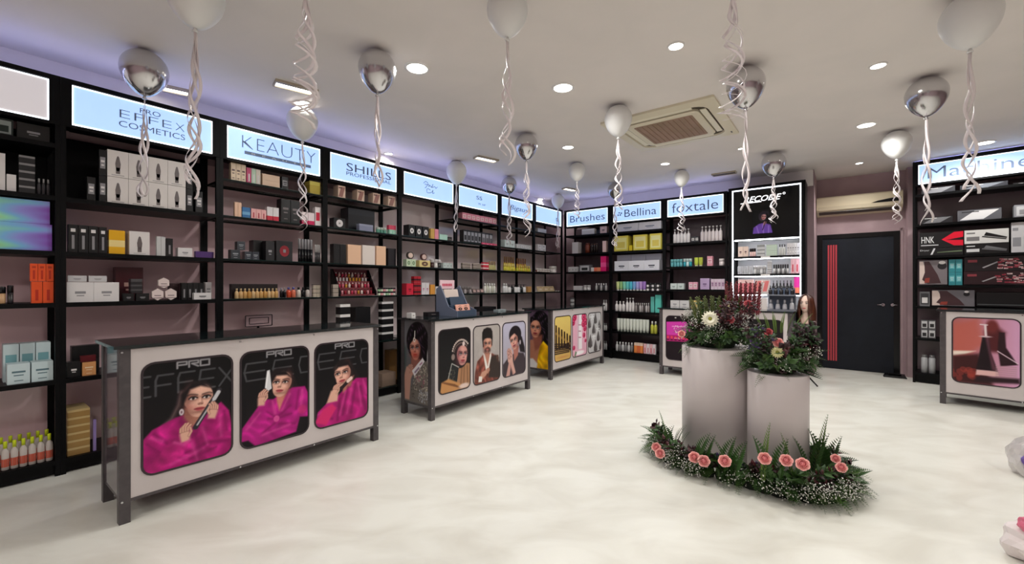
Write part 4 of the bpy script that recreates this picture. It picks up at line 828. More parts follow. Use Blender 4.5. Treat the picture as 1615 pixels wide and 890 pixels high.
for i in range(84):
    p = path(rg.random()); d = outw(p); put('leaf_spray', LSP[(0, 1, 2, 0, 3)[i % 5]], t, (p[0]-d.x*.05, p[1]-d.y*.05, .06), (d.x*.6+rg.uniform(-.4, .4), d.y*.6, rg.uniform(.4, 1)), rg.random()*6, rg.uniform(.7, 1.1))
for px, yt, Yd in ((1055, 648, 3.38), (1060, 660, 3.36), (1068, 664, 3.36), (1044, 672, 3.34), (1050, 668, 3.3), (1074, 676, 3.24), (1100, 676, 3.02), (1110, 680, 3.0), (1142, 682, 2.92), (1150, 686, 2.9), (1160, 690, 2.86), (1207, 670, 2.74), (1216, 676, 2.73), (1228, 686, 2.72), (1255, 684, 2.72), (1293, 656, 2.88), (1300, 668, 2.88), (1308, 676, 2.9), (1312, 682, 2.9), (1284, 674, 2.84), (1276, 682, 2.8)):
    top = at(px, yt, Yd); L = top[2]-.05; put('fern_frond', FR_[3] if px % 2 else FR_[0], t, (top[0]-.01, top[1]+.01, .05), (rg.uniform(-.12, .12), .0, 1), rg.uniform(-.3, .3), L/.235, 'Y').scale = (1.5, L/.235, 1.)
for px, y, Yd, s in ((1035, 706, 3.26, 1.), (1041, 716, 3.22, 1.05), (1095, 722, 2.99, 1.1), (1110, 728, 2.95, 1.15), (1143, 728, 2.84, 1.15), (1206, 724, 2.70, 1.1), (1240, 727, 2.62, 1.05), (1266, 733, 2.60, 1.1), (1327, 738, 2.66, .9), (1318, 724, 2.72, .8)):
    flower(t, 'rose', ROSE, px, y, Yd-.02, s)
# ------------------------------------------------------------- mannequin head on a stand
SKIN = M((240, 208, 192), .4, name='mannequin_skin'); HAIR = noisy('auburn_hair', (44, 20, 14), (92, 46, 28), 30, .35, stretch=(1, 1, .12))
YM = 5.75
mx, my, _ = at(1271, 500, YM)
t = thing('mannequin', 'long-haired mannequin head in a black top, standing beside the lit display', 'mannequin', (mx, my, 0), math.atan2(-mx, my)*1.0-.25)
hz = at(1271, 480, YM)[2]
n = 22; R = []
for i in range(17):
    a = math.pi*i/16; zz = -math.cos(a); base = math.sin(a); ring = []
    for j in range(n):
        b = 2*math.pi*j/n; x = math.cos(b); y = math.sin(b)
        wx = .074*(1-.22*max(0, -zz-.1)); wy = .092
        px_ = x*base*wx; py_ = y*base*wy; pz_ = zz*.115
        if y < 0:   # face side
            fr = max(0, -y)**2
            if -.35 < zz < .15 and abs(x) < .22: py_ -= .016*fr*(1-abs(x)/.22)*(.2+.8*(0.15-zz)/.5)
            if -.85 < zz < -.6: py_ -= .010*fr
            if .02 < zz < .2 and .2 < abs(x) < .6: py_ += .006
        ring.append((px_, py_, hz+pz_))
    R.append(ring)
hd_ = MB().rings(R, SKIN).build('head', t)
def ring_e(cx, cy, z, rx, ry, n=18): return [(cx+rx*math.cos(2*math.pi*j/n), cy+ry*math.sin(2*math.pi*j/n), z) for j in range(n)]
MB().rings([ring_e(0, .012, hz-.05, .044, .046), ring_e(0, .012, hz-.13, .045, .047), ring_e(0, .012, hz-.165, .062, .052), ring_e(0, .015, hz-.20, .088, .060), ring_e(0, .02, hz-.235, .108, .070), ring_e(0, .02, hz-.27, .104, .074)], SKIN).build('neck_and_shoulders', t)
MB().rings([ring_e(0, .02, hz-.262, .109, .080), ring_e(0, .0, hz-.33, .102, .095), ring_e(0, .01, hz-.42, .085, .08), ring_e(0, .01, hz-.55, .07, .065), ring_e(0, .01, hz-.85, .055, .055), ring_e(0, .01, hz-.87, .05, .05)], noisy('black_lace', (14, 10, 14), (40, 22, 30), 60, .6)).build('black_top', t)
for q in (-1, 1):
    MB().rings([[(q*.07+dx, .012+dy, hz-.182), (q*.07+q*.02, .012+dy, hz-.188)] for dx, dy in ((0, 0),)]+[[(q*.065, -.058, hz-.22), (q*.09, -.05, hz-.225)], [(q*.06, -.068, hz-.27), (q*.085, -.06, hz-.27)]], M((14, 10, 14), .6), False, False, False, False).build('strap', t)
    e = MB().lathe([(.001, -.006), (.013, 0), (.001, .006)], M((246, 242, 240), .2), 10, (0, 0, 0)); o = e.build('eye', hd_, (q*.030, -.079, hz+.012)); o.rotation_euler = (0, 0, 0)
    MB().lathe([(.001, -.005), (.006, 0), (.001, .005)], M((30, 20, 18), .2), 8).build('iris', hd_, (q*.030, -.0895, hz+.012))
    MB().tube([(q*.012, -.088, hz+.034), (q*.032, -.088, hz+.042), (q*.050, -.078, hz+.034)], .0032, M((50, 28, 22), .5), 5).build('eyebrow', hd_)
    MB().tube([(q*.016, -.0885, hz+.019), (q*.031, -.090, hz+.024), (q*.046, -.082, hz+.018)], .0028, M((20, 12, 12), .5), 5).build('eyelashes', hd_)
MB().lathe([(.001, -.007), (.022, -.001), (.020, .003), (.001, .008)], M((196, 74, 80), .35), 10, (0, 0, 0), 1, .5).build('lips', hd_, (0, -.080, hz-.052))
# hair: a cap that falls behind the shoulders
R = []
for i in range(15):
    s_ = i/14; ring = []
    for j in range(19):
        b = math.radians(-58+ (296)*j/18)   # open towards the face (-y)
        if s_ < .5:
            a = s_/.5*math.pi/2; rr = math.sin(a); z = hz+.03+.105*math.cos(a); k = 1.0
            ring.append((.092*rr*math.cos(b), .01+.108*rr*math.sin(b), z))
        else:
            q = (s_-.5)/.5; z = hz+.03-.30*q; k = 1+.18*math.sin(q*3)+.03*math.sin(j*2.3+q*5)
            ring.append((.092*k*math.cos(b), .01+.108*k*math.sin(b)+.03*q, z))
    R.append(ring)
hr = MB().rings(R, HAIR, True, False, False, False).build('hair', t)
sm = hr.modifiers.new('thickness', 'SOLIDIFY'); sm.thickness = .018; sm.offset = 1
mb = MB(); mb.tube([(0, .01, hz-.86), (0, .01, .12)], .014, BLACKG, 8)
for k in range(3):
    a = k*2.094+.5; mb.tube([(0, .01, .16), (.13*math.cos(a), .01+.13*math.sin(a), .008)], .010, BLACKG, 6)
mb.build('tripod_stand', t)
# ------------------------------------------------------------- small things on the floor
X, Y = 6.18, 6.35
ft = DF.x(1412, -.35); p = DF.w(ft, -.30)
t = thing('foot_pedal', 'small low black pedal on the floor at the foot of the dark door', 'pedal', p, DF.rz)
MB().rings([[(-.13, -.06, 0), (.13, -.06, 0), (.13, .06, 0), (-.13, .06, 0)], [(-.11, -.05, .03), (.11, -.05, .03), (.11, .05, .05), (-.11, .05, .05)]], BLACKG, False).build('pedal_base', t)
MB().box(-.07, .07, -.03, .03, .045, .056, BLACK).build('pedal_plate', t)
def blob(r, mats, seed, sq=(1, 1, 1)):
    rg2 = random.Random(seed); bm = bmesh.new(); bmesh.ops.create_icosphere(bm, subdivisions=3, radius=r)
    ph = [rg2.random()*6 for _ in range(6)]
    for v in bm.verts:
        k = 1+.10*math.sin(v.co.x*28/r*.12+ph[0])+.10*math.sin(v.co.y*36/r*.12+ph[1])+.08*math.sin((v.co.x+v.co.z)*50/r*.12+ph[2])+rg2.uniform(-.03, .03)
        v.co = Vector((v.co.x*k*sq[0], v.co.y*k*sq[1], max(v.co.z*k*sq[2], -r*.8*sq[2])))
    me = bpy.data.meshes.new('blob'); bm.to_mesh(me); bm.free(); me.materials.append(mats); return me
WRAP = M((196, 190, 190), .25, name='crinkled_wrap', coat=.5)
bx, by = (1622-PCX)/F*3.05, 3.05
t = thing('wrapped_bundle', 'grey plastic-wrapped bundle with purple patch at the right edge', 'bag', (bx, by, 0))
link('wrapping', blob(.13, WRAP, 3, (.8, .8, 1.15)), t, (0, 0, .13*.8*1.15))
link('purple_patch', blob(.075, M((96, 70, 150), .35), 5, (.9, .5, .7)), t, (-.05, -.075, .13))
bx, by = (1628-PCX)/F*2.1, 2.1
t = thing('gift_bag', 'white and pink gift bundle in the bottom right corner', 'bag', (bx, by, 0))
link('tissue_wrap', blob(.11, M((236, 226, 226), .5), 8, (1, .9, .9)), t, (0, 0, .08))
link('pink_bow', blob(.05, M((226, 110, 140), .45), 9, (1, .8, .8)), t, (-.03, -.02, .19))
mb = MB()
for k in range(5):
    mb.tube([(-.11+.03*k, -.085-.01*(2-abs(k-2)), .012), (-.08+.03*k, -.10, .07)], .003, M((206, 60, 96), .5), 4); mb.tube([(-.05+.03*k-.03, -.085-.01*(2-abs(k-2)), .012), (-.11+.03*k, -.10, .07)], .003, M((206, 60, 96), .5), 4)
mb.build('pink_lattice', t)
# ------------------------------------------------------------- goods on the shelves
GC_ = {}
def q2(x): return round(x, 3)
def m_(c, r=.4): return M(c, r)
def box_mesh(w, d, h, c, style, c2, c3):
    k = ('box', q2(w), q2(d), q2(h), c, style, c2, c3)
    if k in GC_: return GC_[k]
    mb = MB(); m1 = m_(c, .38); m2 = m_(c2 or c, .38); m3 = m_(c3 or (40, 40, 44), .4); x0, x1 = -w/2, w/2
    def stack(cuts):
        z = 0
        for f_, m in cuts:
            z2 = min(h, z+h*f_); mb.box(x0, x1, 0, d, z, z2, m); z = z2
    if style == 'band': stack([(.30, m1), (.28, m2), (.42, m1)])
    elif style == 'base': stack([(.35, m2), (.65, m1)])
    elif style == 'stripes': stack([(.16, m1), (.12, m2), (.2, m1), (.12, m2), (.2, m1), (.20, m2)])
    elif style == 'lid': stack([(.72, m1), (.28, m2)])
    else: mb.box(x0, x1, 0, d, 0, h, m1)
    y = -.0008
    def r(a, b, c0, c1, m, yy=y): mb.box(x0+w*a, x0+w*b, yy, 0, h*c0, h*c1, m)
    if style == 'label': r(.14, .86, .28, .72, m2); r(.24, .76, .52, .60, m3, -.0014); r(.30, .70, .38, .44, m3, -.0014)
    elif style == 'text': r(.20, .80, .55, .64, m3); r(.28, .72, .40, .45, m3); r(.3, .7, .14, .18, m3)
    elif style == 'word': r(.30, .70, .42, .54, m3); r(.36, .64, .30, .35, m3)
    elif style == 'figure':
        mb.face([(x0+w*.5+w*.13*math.cos(t_)*(1 if math.sin(t_) < .2 else .8), y, h*.50+h*.30*math.sin(t_)) for t_ in [i*.5236 for i in range(12)]], m2)
        r(.40, .60, .12, .36, m2); r(.2, .8, .05, .08, m3)
    elif style == 'round':
        mb.face([(w*.30*math.cos(t_), y, h*.5+min(w, h)*.36*math.sin(t_)) for t_ in [i*.5236 for i in range(12)]], m2); r(.42, .58, .42, .58, m3, -.0016)
    elif style == 'window': r(.1, .9, .12, .88, m2); r(.22, .78, .22, .6, m3, -.0014)
    elif style == 'vtext': r(.36, .64, .12, .62, m3); r(.25, .75, .74, .86, m2)
    elif style == 'diag':
        mb.face([(x0+w*.05, y, h*.1), (x0+w*.6, y, h*.1), (x0+w*.95, y, h*.9), (x0+w*.4, y, h*.9)], m2); r(.1, .5, .78, .86, m3, -.0014)
    GC_[k] = mb.mesh('carton'); return GC_[k]
PROF = {
 'bottle': ([(.42, 0), (.5, .02), (.5, .55), (.44, .66), (.22, .74), (.20, .78)], [(.24, .76), (.25, .98), (.2, 1)]),
 'pump': ([(.46, 0), (.5, .02), (.5, .58), (.40, .66), (.16, .70)], [(.2, .68), (.2, .78), (.07, .80), (.07, .93), (.28, .95), (.26, 1)]),
 'tube': ([(.36, .12), (.44, .2), (.5, .5), (.5, .95), (.5, .99)], [(.38, 0), (.38, .125)]),
 'jar': ([(.46, 0), (.5, .06), (.5, .62)], [(.52, .60), (.52, .96), (.48, 1)]),
 'stick': ([(.5, 0), (.5, .56)], [(.44, .56), (.44, .97), (.38, 1)]),
 'dropper': ([(.46, 0), (.5, .03), (.5, .48), (.3, .58), (.2, .6)], [(.24, .58), (.24, .76), (.12, .78), (.12, .96), (.06, 1)]),
 'golden': ([(.4, 0), (.5, .05), (.42, .4), (.34, .55), (.18, .60)], [(.2, .58), (.24, .75), (.2, 1)]),
 'can': ([(.5, 0), (.5, .80), (.4, .86)], [(.38, .84), (.38, .98), (.3, 1)]),
}
def round_mesh(kind, w, h, c, c2, label):
    k = (kind, q2(w), q2(h), c, c2, label)
    if k in GC_: return GC_[k]
    b, cp = PROF[kind]; mb = MB(); n = 12
    mb.lathe([(max(r*w, .001), z*h) for r, z in b], m_(c, .25), n, (0, w/2, 0))
    if label:
        z0, z1 = (b[0][1]+.12, b[0][1]+.40) if kind != 'jar' else (.15, .5)
        P = []
        for z in (z0, z1): P.append([(w*.503*math.cos(math.pi*(1.1+.8*j/8)), w/2+w*.503*math.sin(math.pi*(1.1+.8*j/8)), z*h) for j in range(9)])
        mb.rings(P, m_(label, .4), True, False, False, False)
    mc = MB().lathe([(max(r*w, .001), z*h) for r, z in cp], m_(c2 or c, .3), n, (0, w/2, 0))
    if kind == 'pump': mc.box(-.06*w, .06*w, -.12*w, w*.5, .95*h, .985*h, m_(c2 or c, .3))
    GC_[k] = (mb.mesh(kind), mc.mesh('cap')); return GC_[k]
SNAME = ['top', 'second', 'third', 'fourth', 'fifth', 'sixth', 'bottom']
NAMES = {'box': 'carton', 'bottle': 'cosmetic_bottle', 'pump': 'pump_bottle', 'tube': 'cosmetic_tube', 'jar': 'cosmetic_jar', 'stick': 'lipstick', 'dropper': 'dropper_bottle', 'golden': 'perfume_bottle', 'can': 'spray_can', 'hex': 'hexagonal_compact', 'compact': 'round_compact', 'flat': 'palette'}
CATS = {'box': 'box', 'bottle': 'bottle', 'pump': 'bottle', 'tube': 'tube', 'jar': 'jar', 'stick': 'lipstick', 'dropper': 'bottle', 'golden': 'bottle', 'can': 'bottle', 'hex': 'compact', 'compact': 'compact', 'flat': 'palette'}
SEEN = {}
def where(fr, x, z):
    for x0, x1, sh, nm in UNITS[id(fr)]:
        if x0-.03 <= x <= x1+.03:
            i = min(range(len(sh)), key=lambda j: abs(sh[j]-z)); nmz = SNAME[i] if i < len(sh)-1 else 'bottom'
            return f'{nmz} shelf, {nm}', x0, x1
    return 'shelf', x, x
def place(kind, fr, x, d, z, w, h, dep, col, c2, c3, style, label, group, cat=None, name=None):
    if kind == 'box':
        o = link(name or NAMES[kind], box_mesh(w, dep, h, col, style, c2, c3), None, fr.w(x, d, z+.0006), fr.rz)
    elif kind == 'hex':
        mb = MB(); P = [(w/2*math.cos(math.pi/6+k*math.pi/3), 0, h/2+h/2*math.sin(math.pi/6+k*math.pi/3)) for k in range(6)]
        mb.rings([[(a, y, b) for a, _, b in P] for y in (0, .03)], m_(col), False); mb.box(-w*.25, w*.25, -.001, 0, h*.38, h*.44, m_((120, 100, 104))); mb.box(-w*.3, w*.3, -.001, 0, h*.18, h*.23, m_((120, 100, 104)))
        o = mb.build(NAMES[kind], None, fr.w(x, d, z+.0006), fr.rz)
    elif kind == 'compact':
        mb = MB(); mb.rings([[(w/2*k*math.cos(a), y, h/2+h/2*k*math.sin(a)) for a in [j*math.pi/9 for j in range(18)]] for y, k in ((0, .8), (0, 1), (.025, 1))], m_(col), False)
        o = mb.build(NAMES[kind], None, fr.w(x, d, z+.0006), fr.rz)
        mb = MB(); mb.rings([[(w/2*k*math.cos(a), -.002, h/2+h/2*k*math.sin(a)) for a in [j*math.pi/9 for j in range(18)]] for k in (.35, .72)], m_(c2 or (240, 230, 220)), False, True, False); mb.build('lid_mirror', o)
    elif kind == 'flat':
        o = link(name or NAMES[kind], box_mesh(w, .02, h, col, style or 'window', c2, c3), None, fr.w(x, d, z+.009), fr.rz, rot=(-.35, 0, fr.rz))
    else:
        b, c = round_mesh(kind, w, h, col, c2, c3); o = link(name or NAMES[kind], b, None, fr.w(x, d, z+.0006), fr.rz); link('cap', c, o)
    tag(o, label, cat or CATS[kind], group); return o
def R(fr, z, px0, px1, ytop, n, kind, cols, desc, c2=None, c3=None, style=None, rows=1, d=.04, gap=.06, dep=None, cat=None, name=None, lift=0.):
    if isinstance(cols[0], int): cols = [cols]
    xa, xb = fr.x(px0, d), fr.x(px1, d)
    wh, u0, u1 = where(fr, (xa+xb)/2, z)
    e_ = .075 if 'lit' in wh else .03; xa = max(xa, u0+e_); xb = min(xb, u1-e_)
    pm = (px0+px1)/2; H = fr.z(pm, ytop, d)-z-lift; h = max(.02, H)/rows; w = (xb-xa)/n*(1-gap)
    h_ = h*.985
    if kind not in ('box', 'flat', 'hex', 'compact'): w = min(w, h*1.1)
    if dep is None: dep = min(.22, max(.03, min(w*1.1, h*.8)))
    tot = n*rows
    for r_ in range(rows):
        for i in range(n):
            x = xa+(i+.5)*(xb-xa)/n; col = cols[(i+r_*n) % len(cols)]
            rw = '' if rows == 1 else (' ' + (['lower', 'upper'] if rows == 2 else ['lowest', 'middle', 'topmost'] if rows == 3 else [f'{k} lowest' for k in ORD])[r_] + ' row')
            if n > 1: lab = f'{ORD[i]} {desc} from left,{rw} {wh}'.replace(',  ', ', ').replace(', ', ', ')
            else:
                rr_ = '' if rows == 1 else (['lower ', 'upper '] if rows == 2 else ['lowest ', 'middle ', 'topmost '] if rows == 3 else [f'{k} lowest ' for k in ORD])[r_]
                lab = f'{rr_}{desc} on {wh}'
            lab = lab.replace('row ', 'row, ') if rows > 1 and n > 1 else lab
            c2i = c2[(i+r_*n) % len(c2)] if c2 and not isinstance(c2[0], int) else c2
            place(kind, fr, x, d, z+lift+r_*h, w, h_, dep, col, c2i, c3, style, lab, f'{desc} row on {wh}' if tot > 1 else None, cat, name)
K = (16, 15, 18); K2 = (34, 32, 36); Wt = (232, 228, 228); CR = (226, 206, 186); PK = (232, 170, 178); HP = (206, 40, 110); GO = (176, 136, 70); GY = (150, 148, 152); PE = (238, 196, 166); RD = (176, 34, 44); MNT = (168, 214, 198); TEA = (60, 170, 176); YE = (232, 216, 84); BG = (196, 210, 214)
# far-left unit
R(LW, 2.35, -14, 22, 186, 1, 'box', (14, 30, 28), 'dark green glossy gift box', c2=(150, 160, 158), style='window', c3=(14, 34, 30))
R(LW, 2.35, 25, 80, 196, 1, 'box', K, 'wide black carton with silver print', c3=GY, style='word')
R(LW, A, -14, 9, 240, 1, 'box', Wt, 'tall white carton')
R(LW, A, 10, 26, 275, 1, 'box', Wt, 'short white carton')
R(LW, A, 29, 56, 246, 1, 'box', (28, 28, 32), 'clear-edged black compact case', c2=(140, 138, 140), style='lid', rows=5)
R(LW, A, 58, 80, 282, 3, 'bottle', (52, 50, 54), 'small smoky bottle', c2=(150, 148, 150))
# iridescent boxes
IRI = bpy.data.materials.new('iridescent_print'); IRI.use_nodes = True
nt = IRI.node_tree; p_ = nt.nodes['Principled BSDF']; tc = nt.nodes.new('ShaderNodeTexCoord'); mp = nt.nodes.new('ShaderNodeMapping'); wv = nt.nodes.new('ShaderNodeTexNoise'); wv.inputs['Scale'].default_value = 1.4; wv.inputs['Detail'].default_value = 1
mp.inputs['Scale'].default_value = (1.2, .5, 7.); cr = nt.nodes.new('ShaderNodeValToRGB'); el = cr.color_ramp.elements
el[0].position = .25; el[0].color = (*lin((186, 214, 120)), 1); el[1].position = .75; el[1].color = (*lin((140, 84, 190)), 1)
for ps, cc in ((.38, (150, 226, 190)), (.5, (130, 190, 236)), (.62, (150, 150, 230))): e = el.new(ps); e.color = (*lin(cc), 1)
nt.links.new(tc.outputs['Object'], mp.inputs[0]); nt.links.new(mp.outputs[0], wv.inputs[0]); sx_ = nt.nodes.new('ShaderNodeSeparateXYZ'); ma = nt.nodes.new('ShaderNodeMath'); ma.operation = 'MULTIPLY_ADD'; ma.inputs[1].default_value = 1.3; mb_ = nt.nodes.new('ShaderNodeMath'); mb_.operation = 'MULTIPLY_ADD'; mb_.inputs[1].default_value = .8; mb_.inputs[2].default_value = .42; nt.links.new(tc.outputs['Object'], sx_.inputs[0]); nt.links.new(wv.outputs['Fac'], mb_.inputs[0]); nt.links.new(sx_.outputs[0], ma.inputs[0]); nt.links.new(mb_.outputs[0], ma.inputs[2]); nt.links.new(ma.outputs[0], cr.inputs[0]); nt.links.new(cr.outputs[0], p_.inputs['Base Color']); p_.inputs['Roughness'].default_value = .2
xa, xb = LW.x(-30, .03), min(LW.x(87, .03), -.04)
za = LW.z(45, 352, .03); zb = LW.z(45, 314, .03)
o = MB().box(xa, xb, 0, .3, 0, za-B-.002, IRI).build('carton', None, LW.w(0, .03, B+.0006), LW.rz); tag(o, 'large iridescent pastel carton, lower of the two at left edge', 'box')
o = MB().box(xa, xb-.01, 0, .3, 0, zb-za-.004, IRI).build('carton', None, LW.w(0, .034, za), LW.rz); tag(o, 'iridescent carton with violet end, upper of the two at left edge', 'box')
OR = (236, 84, 30)
R(LW, C_, 49, 88, 444, 2, 'box', OR, 'orange carton in front', c3=(190, 40, 10), style='vtext', d=.03)
R(LW, C_, 47, 88, 416, 3, 'box', OR, 'orange carton stacked on top', c2=(190, 50, 16), style='vtext', c3=(190, 40, 10), d=.032, lift=LW.z(68, 444, .03)-C_+.001)
R(LW, C_, -6, 10, 452, 1, 'jar', (200, 160, 120), 'gold and black jar', c2=K)
R(LW, C_, 11, 22, 450, 1, 'jar', K2, 'black jar', c2=K)
R(LW, D_, 10, 87, 572, 2, 'box', (206, 224, 228), 'pale blue carton in front', c2=(120, 170, 178), c3=(90, 120, 130), style='text', d=.03, dep=.12)
R(LW, D_, 4, 82, 541, 3, 'box', (206, 224, 228), 'pale blue carton behind', c2=(120, 170, 178), c3=(120, 170, 178), style='label', d=.17, dep=.12)
R(LW, E_, -14, 88, 692, 7, 'bottle', (206, 196, 190), 'clear bottle with yellow cap', c2=(214, 230, 40), d=.03, c3=(196, 88, 66))
R(LW, E_, -6, 84, 684, 6, 'bottle', (206, 196, 190), 'rear clear bottle with yellow cap', c2=(214, 230, 40), d=.16, c3=(196, 88, 66))
# second unit
R(LW, A, 156, 168, 236, 1, 'box', K, 'black carton with silver panel', c2=GY, c3=Wt, style='label', rows=2)
R(LW, A, 169, 293, 246, 4, 'box', (236, 230, 226), 'white carton with dark figure', c2=(120, 112, 112), c3=(180, 176, 176), style='figure', rows=2, gap=.015)
R(LW, A, 294, 304, 262, 1, 'box', K, 'black silver-lettered carton', c2=GY, c3=Wt, style='label', rows=2)
R(LW, A, 137, 151, 279, 1, 'box', K, 'small black carton at the left', c2=GY, c3=Wt, style='label')
R(LW, A, 308, 320, 302, 1, 'box', K, 'small black carton at right', c2=GY, c3=Wt, style='label')
R(LW, B, 107, 155, 355, 3, 'box', K, 'slim black carton', c2=Wt, c3=GY, style='vtext', gap=.08)
R(LW, B, 156, 169, 358, 1, 'box', K, 'slim black carton beside the yellow one', c2=Wt, c3=GY, style='vtext')
R(LW, B, 171, 198, 363, 1, 'box', (240, 180, 20), 'yellow carton with pale band', c2=(250, 224, 150), style='band')
R(LW, B, 203, 237, 365, 1, 'box', (234, 228, 226), 'white carton with printed woman', c2=(110, 100, 100), c3=(200, 196, 196), style='figure')
R(LW, B, 247, 261, 373, 2, 'box', (206, 206, 206), 'slim silver carton')
R(LW, B, 262, 273, 376, 1, 'box', K, 'black carton with vertical print', c3=GY, style='vtext')
R(LW, B, 280, 304, 391, 1, 'box', Wt, 'small white carton', c3=GY, style='word')
R(LW, B, 308, 340, 397, 1, 'box', (84, 50, 120), 'flat purple pack')
R(LW, C_, 105, 188, 445, 2, 'box', (234, 230, 230), 'wide white carton', c3=GY, style='word', gap=.01, dep=.2)
R(LW, C_, 105, 170, 435, 2, 'box', (206, 204, 206), 'small grey-white carton on top', c3=GY, style='word', lift=LW.z(146, 445, .04)-C_+.001, gap=.1)
R(LW, C_, 181, 227, 421, 1, 'box', (74, 12, 26), 'tall maroon carton', c3=(190, 150, 140), style='word', d=.2, dep=.1)
R(LW, C_, 194, 212, 463, 1, 'box', K, 'low black carton', c3=GY, style='word')
R(LW, C_, 214, 236, 463, 1, 'box', K, 'low black carton next along', c3=GY, style='word')
R(LW, C_, 206, 225, 440, 1, 'box', K2, 'grey-lettered black carton on the low ones', c3=GY, style='stripes', c2=(80, 78, 80), lift=LW.z(215, 463, .04)-C_+.002)
R(LW, C_, 238, 280, 455, 2, 'hex', (238, 220, 216), 'white hexagonal compact', gap=.02)
R(LW, C_, 248, 269, 438, 1, 'hex', (238, 220, 216), 'white hexagonal compact on top', lift=LW.z(259, 455, .04)-C_+.001)
R(LW, C_, 268, 284, 447, 1, 'box', (44, 12, 20), 'dark maroon carton', d=.14)
R(LW, C_, 286, 322, 446, 4, 'box', K, 'narrow black carton', c3=GY, style='vtext', d=.08)
R(LW, C_, 324, 336, 445, 1, 'box', Wt, 'white upright carton', c3=GY, style='text', d=.10)
R(LW, C_, 305, 334, 462, 1, 'box', Wt, 'low white carton with two dark logos', c3=K, style='word', d=.03, dep=.044)
R(LW, D_, 105, 128, 571, 1, 'box', K, 'black carton with white lettering', c3=Wt, style='word')
R(LW, D_, 129, 152, 571, 1, 'box', (212, 150, 96), 'gold-orange carton', c3=(240, 214, 180), style='text')
R(LW, D_, 126, 152, 561, 1, 'box', (88, 14, 22), 'flat maroon carton', lift=LW.z(139, 571, .04)-D_+.001)
R(LW, D_, 112, 158, 545, 1, 'box', K, 'dark stacked case', d=.2, rows=2)
R(LW, E_, 105, 143, 646, 1, 'box', (176, 138, 80), 'golden flat carton', c2=(214, 186, 130), style='lid', rows=6, dep=.24)
R(LW, E_, 147, 152, 662, 1, 'box', (150, 130, 190), 'narrow lilac carton')
# third unit
R(LW, 2.31, 364, 388, 258, 3, 'box', (230, 206, 176), 'cream carton', c3=(90, 60, 50), style='text')
R(LW, 2.31, 389, 411, 266, 3, 'box', [HP, (198, 224, 200), (226, 214, 200)], 'slim coloured carton', c3=Wt, style='vtext')
R(LW, 2.31, 413, 442, 276, 1, 'box', (238, 204, 176), 'long peach carton', rows=2)
R(LW, 2.31, 444, 455, 279, 1, 'box', K, 'black carton with silver label', c2=GY, style='label')
R(LW, 2.31, 488, 510, 287, 1, 'box', (190, 168, 58), 'yellow gift box', c2=(214, 200, 90), style='lid')
R(LW, A, 370, 381, 319, 2, 'box', PE, 'slim peach carton')
R(LW, A, 382, 395, 327, 1, 'box', (40, 110, 170), 'blue carton', c2=(110, 170, 210), style='band')
R(LW, A, 396, 420, 330, 3, 'box', (238, 178, 176), 'pink carton', c3=(190, 80, 90), style='vtext')
R(LW, A, 421, 440, 327, 2, 'box', Wt, 'white carton with red base', c2=(206, 30, 60), c3=(120, 30, 40), style='base')
R(LW, A, 443, 473, 315, 2, 'box', K, 'tall black carton', c3=(120, 110, 112), style='text')
R(LW, A, 476, 496, 335, 2, 'box', (240, 224, 226), 'white carton with hot pink base', c2=(214, 20, 90), style='base')
R(LW, A, 497, 509, 327, 1, 'box', (240, 232, 232), 'tall white carton with crimson mark', c2=(206, 20, 60), style='label', c3=(206, 20, 60))
R(LW, B, 364, 379, 394, 1, 'box', (52, 56, 62), 'small slate carton', c3=(170, 176, 180), style='text')
R(LW, B, 386, 409, 397, 2, 'box', (52, 56, 66), 'low slate carton', c3=(170, 176, 180), style='text')
R(LW, B, 374, 387, 381, 1, 'box', (62, 66, 74), 'slate carton stacked on top', c3=(170, 176, 180), style='text', lift=LW.z(372, 394, .04)-B+.001, d=.045)
R(LW, B, 399, 417, 379, 1, 'box', K, 'plain black vanity case', d=.14, dep=.1)
R(LW, B, 419, 433, 380, 1, 'box', K2, 'black carton with tiny red mark', c2=(120, 30, 40), c3=GY, style='word')
R(LW, B, 435, 462, 380, 1, 'box', K2, 'large black carton with red heart', c2=(150, 30, 44), c3=GY, style='round')
R(LW, B, 471, 494, 377, 5, 'stick', K, 'black brush handle', c2=GY)
R(LW, B, 497, 509, 386, 4, 'stick', (70, 66, 68), 'silver-tipped brush', c2=(190, 186, 186))
R(LW, C_, 363, 440, 448, 1, 'box', (24, 10, 14), 'long black tester tray', d=.08, dep=.06, name='tester_tray')
R(LW, C_, 371, 440, 455, 11, 'bottle', [(226, 190, 140), (222, 180, 124), (214, 168, 104), (206, 154, 84)], 'foundation bottle', c2=(206, 180, 140), d=.03, gap=.02)
R(LW, C_, 442, 452, 454, 2, 'bottle', K, 'small black bottle', c2=GY)
R(LW, C_, 453, 468, 453, 2, 'bottle', [(214, 80, 50), (226, 120, 90)], 'orange nail polish', c2=(90, 90, 160))
R(LW, C_, 469, 490, 453, 3, 'bottle', [(216, 206, 196), K, (206, 196, 190)], 'pale small bottle', c2=K)
R(LW, C_, 494, 509, 449, 2, 'box', (220, 206, 186), 'stacked cream compact', c2=(70, 56, 52), style='stripes', rows=3)
pl = MB(); pl.box(0, .235, 0, .01, 0, .085, CLEAR); 
t = thing('reflection_plaque', 'small framed plaque standing in for a reflected sign above the nearest counter', 'plaque', LW.w(LW.x(387, .30), .30, D_+.255), LW.rz)
w_ = LW.x(429, .30)-LW.x(387, .30)
MB().box(0, w_, 0, .008, 0, .11, M((196, 166, 172), .15)).build('plate', t); rr_ring(w_, .11, .006, .008, M((60, 44, 50), .4)).build('frame', t); rr_ring(w_*.72, .06, .004, .006, M((60, 44, 50), .4)).build('inner_line', t, (w_*.14, -.001, .025))  # solid plate modelled in place of a sign's reflection
